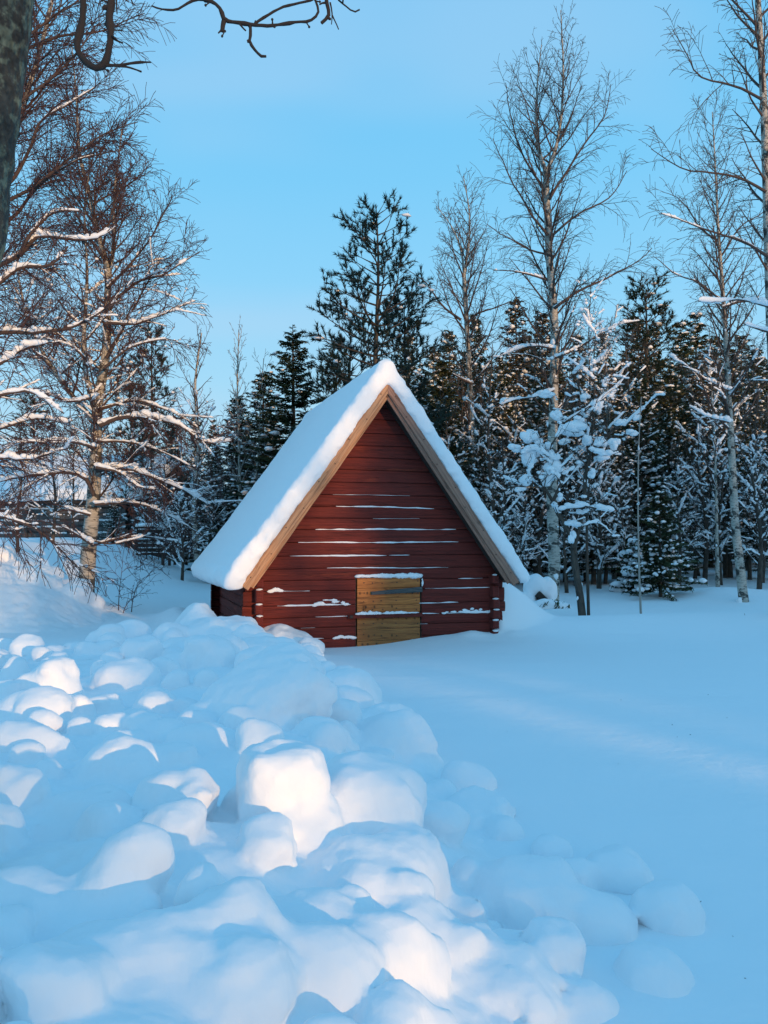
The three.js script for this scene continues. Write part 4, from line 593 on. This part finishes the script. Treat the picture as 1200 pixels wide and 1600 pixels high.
function spruceShape(H, R, o, seed) {                              // trunk, needles and snow of a spruce with its foot at the origin
  const r = rngOf(seed), trunk = new MB(), leaf = new MB(), snow = new MB(), lean = (r() - .5) * .02 * H;
  const axis = (y) => [lean * (y / H) ** 2, y, 0]; trunk.tube(Array.from({ length: 9 }, (_, i) => axis(H * i / 8)), taper(9, H * .0125 + .02, .008), 7);
  const w = Math.round(H * o.whorls);
  for (let k = 0; k < w; k++) {
    const t = mix(o.bare, o.end ?? .985, (k / (w - 1)) ** .92), y = H * t, n = Math.round(4 + 3 * (1 - t) + r() * 1.5);
    for (let q = 0; q < n; q++) {
      const L = R * Math.pow(1 - t, o.shape) * (.55 + .6 * r()) + (o.tip ?? .08), az = q / n * 6.28 + k * 1.1 + r() * .7, out = [Math.cos(az), 0, Math.sin(az)], sd = [-out[2], 0, out[0]], y0 = y + (r() - .5) * .34, tilt = mix(o.sag, .7, t ** 1.3) + (r() - .5) * .45, pt = [], m = Math.max(3, Math.ceil(L / .3));
      for (let i = 0; i <= m; i++) { const f = i / m; pt.push(add([axis(y0)[0], y0 + L * (tilt * f + .28 * f * f * (1 - t)), 0], out, L * f)); }
      leaf.tube(pt, taper(pt.length, .008 + .006 * L, .004), 3);
      const cnt = Math.max(4, Math.round(L * o.dense)); let was = -9;
      for (let i = 0; i < cnt; i++) {
        const f = mix(.08, 1, (i + r()) / cnt), g = f * m, j = Math.min(m - 1, Math.floor(g)), p = lerp3(pt[j], pt[j + 1], g - j), d = norm(sub(pt[j + 1], pt[j])), l = (.12 + .30 * L * .55 * (1 - f * .8)) * (.6 + .6 * r()) * o.needle;
        for (const s of [-1, 1]) spray(leaf, p, d, norm(add([sd[0] * s, 0, sd[2] * s], d, .5 + .5 * r())), Math.min(l, .55), .030 + .022 * r(), r);
        if (f > .3 && i - was > 1 && r() < o.snow * (1.15 - t)) { was = i; const z = o.load * (.5 + r() * r() * 1.6); snow.blob(add(add(p, UP, z * .3), sd, (r() - .5) * .2), z * 1.15, z * .75, z * 1.1, i + k * 7); }
      }
      spray(leaf, pt[m], UP, out, .14, .03, r);
    }
  }
  for (let i = 0; i < 26; i++) { const a = r() * 6.3, f = i / 25; spray(leaf, axis(H * (.93 + .07 * f)), UP, [Math.cos(a), .9, Math.sin(a)], mix(.17, .06, f), .014, r); }
  return { trunk: trunk.geometry(), leaf: leaf.geometry(), snow: snow.i.length ? snow.geometry() : null, H };
}
function pineShape(H, R, o, seed) {                                // needles in tufts at the ends of bare branches
  const r = rngOf(seed), trunk = new MB(), limb = new MB(), leaf = new MB(), snow = new MB();
  const axis = (y) => [.12 * noise(y * .3, seed), y, .12 * noise(y * .3, seed + 9)]; trunk.tube(Array.from({ length: 14 }, (_, i) => axis(H * i / 13)), taper(14, H * .0135 + .02, .012), 8, { lump: .06, f: 3 });
  const tuft = (p, d, s) => { for (let k = 0; k < 20; k++) { const q = norm(add(d, norm([r() - .5, r() - .35, r() - .5]), .95)), st = add(p, d, (r() - .6) * s * .9), sd = norm(cross(q, [r() - .5, r() - .5, r() - .5])), l = s * (.65 + .5 * r()), e = leaf.count, n = norm(add(sd, UP, .6)); leaf.vert(add(st, sd, .012), n); leaf.vert(add(st, sd, -.012), n); leaf.vert(add(add(st, q, l), sd, .004), n); leaf.tri(e, e + 1, e + 2); } };
  const w = Math.round(H * (1 - o.bare) * o.whorls);
  for (let k = 0; k < w; k++) {
    const t = k / (w - 1), y = H * mix(o.bare, .97, t), n = (o.few ? 3 : 4) + Math.round(r() * 2), wl = o.vary ? .62 + .7 * r() : 1;
    for (let q = 0; q < n; q++) {
      const L = R * o.profile(t) * (.45 + .7 * r()) * wl + .12, az = q / n * 6.28 + k * 2 + r() * .8; let d = norm([Math.cos(az), mix(o.low ?? .15, o.high ?? .9, t) + (r() - .5) * .35, Math.sin(az)]), p = axis(y), pt = [p]; const m = Math.max(3, Math.ceil(L / .28));
      for (let i = 0; i < m; i++) { d = norm(add([d[0] + (r() - .5) * .25, d[1] + (o.lift ?? .07), d[2] + (r() - .5) * .25], UP, .02)); p = add(p, d, L / m); pt.push(p);
        if (i / m > (o.clear ?? .30) || L < .5) { const c = Math.round(2 + 2 * r()); for (let e = 0; e < c; e++) { const s = norm(add(norm(add(d, norm(cross(d, [r() - .5, r() - .5, r() - .5])), 1.1)), UP, .35)), l = (.14 + .42 * r()) * Math.min(1, L), z = add(p, s, l); limb.tube([p, lerp3(p, z, .5), z], [.010, .007, .005], 3); tuft(z, s, .17); if (l > .3) tuft(lerp3(p, z, .6), s, .15); if (r() < o.snow) snow.blob(add(z, UP, .06), .09 + .1 * r(), .05, .10, k + e); } } }
      tuft(p, d, .19); limb.tube(pt, taper(pt.length, .014 + L * .012, .006), 4);
    }
  }
  tuft(axis(H - .12), UP, .14);
  return { trunk: trunk.geometry(), limb: limb.geometry(), leaf: leaf.geometry(), snow: snow.i.length ? snow.geometry() : null, H };
}
const between = (u) => u < 745 ? 'between the roof peak and the slender forked birch' : u < 865 ? 'between the slender forked birch and the tallest birch' : u < 1000 ? 'between the tallest birch and the sapling' : u < 1163 ? 'between the sapling and the slim straight birch' : 'right of the slim straight birch';
function conifer(name, label, category, shape, mat, pos, turn, s, group, noSnow) {
  const t = thing(name, label, category, pos, turn, group); t.scale.setScalar(s); t.userData.kindName = name;
  put(new THREE.Mesh(shape.trunk, M.bark), 'trunk', t); if (shape.limb) put(new THREE.Mesh(shape.limb, M.bark), 'limbs', t); put(new THREE.Mesh(shape.leaf, mat), 'crown', t); if (shape.snow && !noSnow) put(new THREE.Mesh(shape.snow, M.branchSnow), 'branch_snow', t);
  delete t.userData.kindName; return t;
}
const SO = { whorls: 4.2, bare: .05, shape: .86, sag: -.42, dense: 12, needle: 1, snow: .5, load: .07 };
const spruceA = spruceShape(10, 2.0, { ...SO, snow: .12 }, 51), spruceE = spruceShape(10, 2.5, { ...SO, snow: .12, shape: .96, tip: .05, end: .95, dense: 14 }, 56), spruceB = spruceShape(10, 2.1, { ...SO, snow: 1.1, load: .062, bare: .10 }, 52), spruceC = spruceShape(10, 1.7, { ...SO, snow: 1.3, load: .07, bare: .13, shape: .75, dense: 11 }, 53), spruceD = spruceShape(10, 1.5, { ...SO, snow: .9, bare: .2, shape: .65, dense: 10.5, load: .07 }, 54);
const pineTall = pineShape(12, 2.2, { bare: .34, whorls: 3.2, few: 1, vary: 1, low: -.12, high: .62, lift: .035, clear: .42, snow: .012, profile: (t) => .30 + .70 * Math.pow(Math.sin(Math.PI * clamp(1 - t, 0, 1) * .62 + .12), 1) * (1 - .25 * t) * (.12 + .88 * smooth(1.0, .72, t)) }, 61);
const pineB = pineShape(11, 1.5, { bare: .28, whorls: 2.2, snow: .05, profile: (t) => .35 + .65 * Math.pow(1 - t, .6) }, 62);
const stand = (u, d) => { const p = at(u, 850, d); return [p[0], ground(p[0], p[2]) - .1, p[2]]; };
const sized = (u, vTop, d, H) => { const p = at(u, vTop, d), g = ground(p[0], p[2]) - .1; return [[p[0], g, p[2]], (p[1] - g) / H]; };
function conAt(name, label, category, shape, mat, u, v, d, turn, wide = 1) { const [p, s] = sized(u, v, d, shape.H), t = conifer(name, label, category, shape, mat, p, turn, s); t.scale.set(s * wide, s, s * wide); return t; }
conAt('pine_tree', 'tall dark pine with an open ragged crown standing behind the hut roof', 'pine tree', pineTall, M.pineNeedle, 586, 318, 24, .4);
conAt('spruce_tree', 'dark pointed spruce rising just left of the roof ridge', 'spruce tree', spruceE, M.needle, 460, 508, 27, 1, 1.45);
conAt('spruce_tree', 'narrow spruce with sunlight tinted into its needles, left of the dark pointed spruce', 'spruce tree', spruceD, M.needleSunBrown, 411, 585, 31, 2, 1.5);
conAt('spruce_tree', 'dark spruce behind the thin pale birch left of the hut', 'spruce tree', spruceB, M.needle, 369, 620, 33, 3, 1.5);
conAt('pine_tree', 'short pine with sunlight tinted into its needles just left of the roof peak', 'pine tree', pineB, M.pineSunGold, 527, 560, 25, 2);
conAt('pine_tree', 'dense dark pine filling in just behind and right of the tall pine', 'pine tree', pineB, M.pineNeedle, 634, 470, 25.5, 1.2);
conAt('pine_tree', 'dark pine low behind the left of the tall pine trunk', 'pine tree', pineB, M.pineNeedle, 545, 500, 28, 4);
conAt('spruce_tree', 'spruce with sunlight tinted into its sprigs right of the roof peak', 'spruce tree', spruceA, M.needleSunOlive, 690, 565, 26, 4, 1.2);
conAt('pine_tree', 'pine with sunlight tinted into its crown, highest in the forest on the right', 'pine tree', pineB, M.pineSunGold, 1012, 452, 30, 0, 1.35);
conAt('spruce_tree', 'sun tinted spruce behind the tallest birch', 'spruce tree', spruceD, M.needleSunBrown, 806, 470, 33, 1.5);
conAt('spruce_tree', 'little spruce with drooping lowest branches over a hump of snow, behind the sapling', 'spruce tree', spruceShape(3.2, 1.35, { ...SO, whorls: 5, snow: .5, bare: .16, sag: -.55, load: .06 }, 57), M.needle, 1030, 775, 21.5, .3);
conAt('spruce_tree', 'small spruce buried white with snow at the forest edge behind the crooked tree', 'spruce tree', spruceShape(1.6, .6, { ...SO, whorls: 9, snow: 2.5, bare: .05, load: .10 }, 58), M.needle, 990, 848, 23, .3);
// the forest on the right, then behind the hut and behind the barn
{
  const r = rngOf(301), kinds = [spruceB, spruceC, spruceD, spruceC, spruceB], protos = [];
  const addTree = (k, mat, label, group, p, s) => { const key = k + mat.uuid; const turn = r() * 6.3, sx = s * (.9 + .35 * r()); if (!protos[key]) { const t = conifer('spruce_tree', label, 'spruce tree', kinds[k], mat, p, turn, 1, group); t.scale.set(sx, s, sx); protos[key] = t; return; } copyOf(protos[key], label, group, p, turn, sx, s); };
  const row = (d0, d1, u0, u1, step, v0, v1, label, group, mats, gap) => { for (let u = u0; u < u1; u += step * (.7 + .6 * r())) { const d = mix(d0, d1, r()); const lab = group === G ? `${label} ${between(u)}` : label; if (gap && u > gap[0] && u < gap[1]) { r(); continue; } const p = stand(u, d), top = at(u, mix(v0, v1, r()), d)[1]; addTree(Math.floor(r() * 5), mats[Math.floor(r() * mats.length)], lab, group, p, (top - p[1]) / 10); } };
  const G = 'snow dusted spruces of the forest right of the hut', L = (k) => `dark ${k} row forest spruce`;
  row(25.5, 29, 690, 1290, 46, 560, 700, L('first'), G, [M.needle], [1055, 1110]); row(30, 35, 670, 1320, 42, 520, 640, L('second'), G, [M.needle, M.needle, M.needleSunOlive], [1062, 1104]); row(36, 42, 660, 1340, 36, 490, 600, L('third'), G, [M.needle, M.needle, M.needleSunBrown], [1068, 1098]); row(45, 56, 640, 1360, 34, 490, 580, L('fourth'), G, [M.needle, M.needleSunOlive]); row(62, 80, 640, 1400, 34, 540, 620, L('farthest'), G, [M.needle]);
  const G2 = 'dark spruces far behind the hut and the barn', L2 = 'dark spruce of the far wood behind the hut and the barn';
  row(36, 46, 330, 660, 48, 640, 720, L2, G2, [M.needle]); row(42, 56, -160, 340, 46, 640, 720, L2, G2, [M.needle, M.needleSunBrown, M.needleSunOlive]); row(60, 80, -200, 640, 40, 690, 740, L2, G2, [M.needle]);
  // the wood behind the camera, which throws its shade over everything low
  const G3 = 'spruces of the wood behind the camera', L3 = 'tall spruce of the wood behind the camera', sx = sunDir.x / Math.cos(SUN_EL), sz = sunDir.z / Math.cos(SUN_EL);
  const behind = (q, a, h) => { const x = q * sz + a * sx, z = -q * sx + a * sz; addTree(r() < .7 ? 0 : 1, M.needle, L3, G3, [x, ground(x, z) - .1, z], h / 10); };
  for (const [q0, q1, st, a0, a1, h0, h1] of SHADE) for (let q = q0; q < q1; q += st * (.8 + .4 * r())) behind(q, mix(a0, a1, r()), mix(h0, h1, r()));
}
conAt('pine_tree', 'sun tinted pine crown beyond the barn at the left edge', 'pine tree', pineB, M.needleSunBrown, 55, 625, 36, 1, 1.5);
conAt('pine_tree', 'sun tinted pine directly behind the trunk of the big birch', 'pine tree', pineB, M.needleSunBrown, 203, 575, 32, 2.5, 1.2);
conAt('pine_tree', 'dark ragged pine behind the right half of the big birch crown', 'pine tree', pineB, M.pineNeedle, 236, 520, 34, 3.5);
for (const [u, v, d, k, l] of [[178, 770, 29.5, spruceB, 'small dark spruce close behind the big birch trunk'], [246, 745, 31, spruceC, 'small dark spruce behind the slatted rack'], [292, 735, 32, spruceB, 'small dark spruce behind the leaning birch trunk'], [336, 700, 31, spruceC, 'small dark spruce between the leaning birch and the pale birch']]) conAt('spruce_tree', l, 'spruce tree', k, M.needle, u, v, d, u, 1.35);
conAt('pine_tree', 'sun tinted pine low between the big birch and the leaning birch', 'pine tree', pineB, M.pineSunGold, 268, 660, 38, 4.5);

// leafless young trees in the forest, powdered with snow
{
  const G = 'bare snow powdered young trees among the spruces on the right', r = rngOf(401);
  const make = (H, seed) => { const T = { twig: new MB(), limb: null, snow: new MB() }, s = new MB(), q = rngOf(seed), o = { ...OPT, min: .0065, dens: [0, 4, 6], snow: .9, load: .05, cover: .75, blobs: .14, droop: .12, jit: .3, angle: .7, levels: 3, snowTop: H * .8 }; stemUp(T, [[0, 0, 0], [.1, H * .3, 0], [-.1, H * .6, .1], [.1, H, 0]], .05 + .006 * H, .012, o, q, (t) => 1.7 * (1 - .5 * t), 34, .12, s); return { s: s.geometry(), t: T.twig.geometry(), w: T.snow.geometry() }; };
  const kinds = [make(6.5, 1), make(7.5, 2), make(5, 3)], protos = [];
  for (const [u, d, s] of [[770, 24, 1], [808, 26, .9], [838, 28, 1.1], [700, 24, .9], [900, 25, .9], [935, 24, 1], [985, 26, 1.1], [1045, 27, .9], [1070, 33, 1], [1100, 26, 1], [1140, 28, 1.1], [1185, 24, .9], [1205, 28, 1], [745, 30, 1.1], [870, 32, 1], [680, 29, .9], [1165, 33, 1.1], [790, 36, 1.2], [1025, 36, 1.2], [660, 26, .7], [715, 33, 1.1], [955, 34, 1.1], [1110, 40, 1.3], [285, 25, .7], [255, 27, .75], [228, 30, .8], [330, 30, .8], [28, 23, .6], [82, 24, .66], [112, 27, .62], [785, 22.5, .7], [820, 23.5, .75], [845, 24.5, .8], [885, 23, .65], [915, 27, .9], [945, 26, .8], [975, 24, .7], [1060, 24.5, .7], [1085, 28, .8], [1125, 25.5, .75], [1190, 26, .85], [750, 26, .85], [725, 27, .9], [860, 27, 1], [1215, 24.5, .8]]) {
    const k = Math.floor(r() * 3), p = stand(u, d), turn = r() * 6.3, left = u < 400, lab = left ? (u < 200 ? 'bare snow powdered young tree in front of the barn' : 'bare snow powdered young tree between the big birch and the hut') : `bare snow powdered young tree ${between(u)}`, gr = left ? (u < 200 ? 'bare young trees in front of the barn' : 'bare young trees between the big birch and the hut') : G;
    if (!protos[k]) { const t = thing('young_tree', lab, 'tree', p, turn, gr); t.scale.setScalar(s); put(new THREE.Mesh(kinds[k].s, M.bark), 'trunk', t); put(new THREE.Mesh(kinds[k].t, M.greyTwig), 'crown', t); put(new THREE.Mesh(kinds[k].w, M.branchSnow), 'branch_snow', t); protos[k] = t; } else copyOf(protos[k], lab, gr, p, turn, s);
  }
  const sx = sunDir.x / Math.cos(SUN_EL), sz = sunDir.z / Math.cos(SUN_EL);
  SCREEN.forEach(([q, a, s], i) => { const x = q * sz + a * sx, z = -q * sx + a * sz; copyOf(protos[i % 3], 'bare young tree of the wood behind the camera', 'bare trees of the wood behind the camera', [x, ground(x, z) - .1, z], i * 1.7, s); });
}

// ---------------------------------------------------------------- the log barn and the slatted rack on the left
{
  const A = at(-60, 850, 33), B = at(205, 850, 32), g = 1.0, dx = B[0] - A[0], dz = B[2] - A[2], L = Math.hypot(dx, dz), t = thing('log_barn', 'old dark log barn with a snow covered roof, half hidden behind the big birch', 'barn', [A[0], 0, A[2]], Math.atan2(-dz, dx));
  const H0 = .5, n = 11, lh = .245, r = rngOf(9), rowOf = (x0, x1, z, seed, rot) => { for (let k = 0; k < n; k++) { const b = new MB(), pts = [], m = 10; for (let i = 0; i <= m; i++) { const x = mix(x0, x1, i / m); pts.push(rot ? [seed, H0 + (k + .5) * lh + .012 * noise(x, k, 3), x] : [x, H0 + (k + .5) * lh + .012 * noise(x, k), z + .01 * noise(x * 2, k)]); } b.tube(pts, taper(m + 1, lh * .53, lh * .52), 10, { lump: .06, f: 3, caps: true, capBulge: .01 }); b.build('log', M.greyWood, t); if (!rot) { const s = new MB(); snowOn(s, pts, taper(m + 1, lh * .46, lh * .46), .005, .42, r); const o = s.build('ledge_snow', M.branchSnow, t); if (o) o.position.z += .09; } } };
  rowOf(-.2, L + .2, 0, 0); rowOf(.2, -6.2, 0, .05, true); rowOf(.2, -6.2, 0, L - .05, true); rowOf(-.2, L + .2, -6, 0);
  for (const x of [2.9, L - .6]) { const b = new MB(); b.tube([[x, H0, .2], [x, H0 + n * lh, .2]], [.11, .10], 8); b.build('post', M.greyWood, t); }
  const e = H0 + n * lh, rf = new THREE.Group(); rf.name = 'roof'; t.add(rf);
  const slope = (s) => { const q = Math.hypot(3.5, 1.7), a = Math.atan2(1.7, 3.5), gg = boxGeo(L + 1.4, .10, q, 0, 0, 0, .01); gg.rotateX(s * a); gg.translate(L / 2, e + .80, -3 + s * 1.75); put(new THREE.Mesh(gg, M.darkWood), 'roof_deck', rf); };
  slope(1); slope(-1);
  const xs = steps(-1.0, L + 1.0, () => .11), ys = steps(e - .35, e + 2.4, () => .08), zs = steps(-7.1, 1.1, () => .10);
  const sn = skin(xs, ys, zs, (x, z, yy, out) => { for (let j = 0; j < yy.length; j++) { const zz = Math.abs(z + 3), top = e + 1.70 - zz * .486 + .1, d = Math.abs(yy[j] - top - .2) * .9 - .21; out[j] = -smin(-d, -(zz - 3.72), .15); const bx = Math.max(-.75 - x, x - L - .75); out[j] = Math.max(out[j], bx) + .03 * noise(x * 1.5, yy[j] * 1.5, z * 1.5); } });
  put(new THREE.Mesh(sn, M.snow), 'roof_snow', rf);
}
{
  const p = footOf(242, 886, 27), t = thing('slatted_rack', 'small dark slatted wooden rack with snow on its rails, right of the barn', 'rack', p, .15), s = 27 / F;
  for (const [x, z] of [[-26, 0], [22, 0], [-22, -40], [26, -40]]) put(new THREE.Mesh(boxGeo(.09, 1.25, .09, x * s, .55, z * s, .01), M.darkWood), 'post', t);
  for (let k = 0; k < 6; k++) { put(new THREE.Mesh(boxGeo(50 * s, .07, .03, -2 * s, .32 + k * .155, .055, .006), M.darkWood), 'rail', t); const b = new MB(), pts = []; for (let i = 0; i <= 9; i++) pts.push([mix(-25, 21, i / 9) * s, .36 + k * .155, .06]); snowOn(b, pts, taper(10, .008, .008), .016, .8, rngOf(k + 3)); b.build('rail_snow', M.branchSnow, t); }
  for (const x of [-12, -4, 6]) put(new THREE.Mesh(boxGeo(.035, 1.0, .03, x * s, .62, .09, .004), M.darkWood), 'slat', t);
  put(new THREE.Mesh(boxGeo(58 * s, .06, 1.1, 0, 1.2, -.42, .01), M.darkWood), 'top', t);
  { const b = new MB(); for (let k = 0; k < 40; k++) b.blob([mix(-27, 27, hash3(k, 1, 2)) * s, 1.26, -.42 + (hash3(k, 3, 2) - .5)], .22, .10, .2, k); b.build('top_snow', M.branchSnow, t); }
}
// the snow-covered brush pile against the tallest birch
{
  const p = footOf(843, 936, 18.9), t = thing('brush_pile', 'pile of dark brush under thick snow between the hut and the tallest birch', 'brush pile', p, .2), b = new MB(), r = rngOf(17), w = new MB();
  for (let k = 0; k < 70; k++) { const a = r() * 6.3, q = r() * .45, z = .12 + .35 * r(), s = [Math.cos(a) * q, z * .4, Math.sin(a) * q * .7]; b.tube([s, add(s, [Math.cos(a) * .15, .08 - .1 * r(), Math.sin(a) * .15]), add(s, [Math.cos(a) * .32, -.02 - .1 * r(), Math.sin(a) * .3])], [.012, .008, .004], 4); for (let i = 0; i < 4; i++) spray(b, add(s, [Math.cos(a) * .1 * i, .04, Math.sin(a) * .1 * i]), [Math.cos(a), 0, Math.sin(a)], norm([-Math.sin(a), -.5, Math.cos(a)]), .14, .03, r); }
  { const s = boxGeo(.9, .16, .2, .12, .2, .1, .03); s.rotateZ(-.75); put(new THREE.Mesh(s, M.darkWood), 'log', t); }
  b.build('brush', M.needle, t);
  const lumps = [[-.05, .52, -.15, .28, .30, .28], [-.35, .25, -.05, .30, .16, .25], [.28, .42, -.2, .24, .34, .24], [.42, .06, .1, .30, .13, .28], [.05, .1, .25, .35, .16, .2], [-.28, .05, .3, .35, .14, .25]];
  const sk = skin(steps(-.95, 1.0, () => .035), steps(-.3, 1.0, () => .035), steps(-.7, .8, () => .035), (x, z, ys, out) => { for (let j = 0; j < ys.length; j++) { let d = 1; for (const [cx, cy, cz, rx, ry, rz] of lumps) { const k0 = Math.hypot((x - cx) / rx, (ys[j] - cy) / ry, (z - cz) / rz), k1 = Math.hypot((x - cx) / rx ** 2, (ys[j] - cy) / ry ** 2, (z - cz) / rz ** 2) || 1; d = smin(d, k0 * (k0 - 1) / k1, .08); } out[j] = d + .02 * noise(x * 7, ys[j] * 7, z * 7); } });
  put(new THREE.Mesh(sk, M.snow), 'snow_cover', t);
}

// ---------------------------------------------------------------- the near tree: lichen trunk at the left edge, dark boughs hanging in from above
{
  const base = [at(-150, 1500, 2.7)[0], -.05, -2.7], t = thing('old_tree', 'near old tree with a lichen covered trunk at the top left and dark boughs overhead', 'tree', base), back = (p) => sub(p, base);
  const trunk = new MB(), c = curve([[-165, 1640], [-150, 1300], [-140, 1000], [-125, 700], [-82, 480], [-52, 380], [-38, 250], [-18, 100], [2, -40], [25, -250], [40, -500]].map((q) => back(at(q[0], q[1], 2.7))), .03);
  trunk.tube(c, taper(c.length, .135, .105), 40, { lump: .10, f: 14, v0: 0 });
  const tm = trunk.build('trunk', M.lichenBark, t); { const g = tm.geometry; g.computeVertexNormals(); }
  const bough = (px, d, ra, rb) => { const b = new MB(), k = curve(px.map((q) => back(at(q[0], q[1], q[2] || d))), .018), rad = taper(k.length, ra * d / F, rb * d / F).map((w, i) => w * (1 + .45 * Math.max(0, noise(i * .55, px[0][0], 2)))), q = rngOf(px[0][0] * 7 + px[0][1] + 500); b.tube(k, rad, 7, { lump: .3, f: 70, caps: true });
    for (let i = 2; i < k.length - 1; i++) if (q() < .16) { const s = norm([q() - .5, q() - .6, q() - .5]), l = .008 + .022 * q() * q(), e1 = add(k[i], s, rad[i] * .8), e2 = add(e1, s, l); b.tube([e1, e2], [.0028, .0022], 4); b.blob(add(e2, s, .003), .0042, .0046, .0042, i); }   // buds and spurs
    b.build('bough', M.nearTwig, t); };
  const D = 2.5;
  bough([[20, -300, 2.7], [80, -200], [150, -130], [172, -60], [174, 0], [171, 25], [173, 54], [170, 75], [163, 100], [150, 106], [138, 100], [130, 92], [122, 80], [121, 66], [127, 42], [130, 0], [128, -60]], D, 7, 4.5);
  bough([[163, 102], [185, 102], [212, 98], [236, 97]], D, 2.6, 1.4); bough([[180, 103], [200, 105], [221, 112]], D, 2, 1.2); bough([[172, 50], [180, 62], [192, 67]], D, 2.2, 1.4); bough([[181, -20], [182, 5], [183, 22]], D, 1.6, 1); bough([[200, -10], [208, 6]], D, 1.4, 1); bough([[122, 82], [112, 90], [104, 96]], D, 2, 1); bough([[170, 12], [164, 12], [160, 13]], D, 4, 2);
  bough([[30, -330, 2.7], [150, -260], [280, -120], [300, -30], [318, -2], [334, 4], [344, 14], [347, 22], [351, 31], [371, 35], [392, 38], [408, 40], [425, 40], [447, 37], [467, 34], [480, 34], [490, 29], [497, 21], [496, 10], [490, -6]], D, 7, 1.8);
  bough([[318, -2], [304, 0], [292, 6], [275, 15], [258, 15], [244, 12], [237, 9]], D, 2.2, 1.2); bough([[398, 37], [418, 24], [442, 11], [466, 5], [487, 0], [500, -8]], D, 2.2, 1.6); bough([[391, 40], [391, 55], [390, 64], [397, 76], [406, 86], [411, 89], [416, 88]], D, 2.4, 1.5); bough([[350, 33], [348, 42], [346, 49]], D, 4, 2.4); bough([[347, 46], [341, 52]], D, 2, 1); bough([[374, 36], [379, 43], [384, 48]], D, 2, 1.2); bough([[292, 6], [298, 3], [301, -2]], D, 1.5, 1); bough([[390, 64], [386, 65]], D, 3, 2); bough([[347, 48], [353, 49]], D, 3, 1.5); bough([[398, 38], [399, 32]], D, 2, 1); bough([[425, 40], [430, 43]], D, 2, 1.3);
  bough([[30, -360, 2.7], [250, -320], [480, -220], [505, -60], [510, 0], [513, 14], [513, 26], [508, 31], [502, 36]], D, 7, 2.6); bough([[512, 28], [517, 30]], D, 2.4, 1.6); bough([[513, 4], [503, 5], [499, 7]], D, 2, 1.2); bough([[516, 4], [519, 22], [518, 38]], D, 1.2, .8); bough([[519, 24], [525, 36], [529, 46]], D, 1.1, .8); bough([[505, -40], [529, 0], [540, 9], [550, 17], [558, 18], [562, 15]], D, 1.6, 1.2);
}
renderer.render(scene, camera);
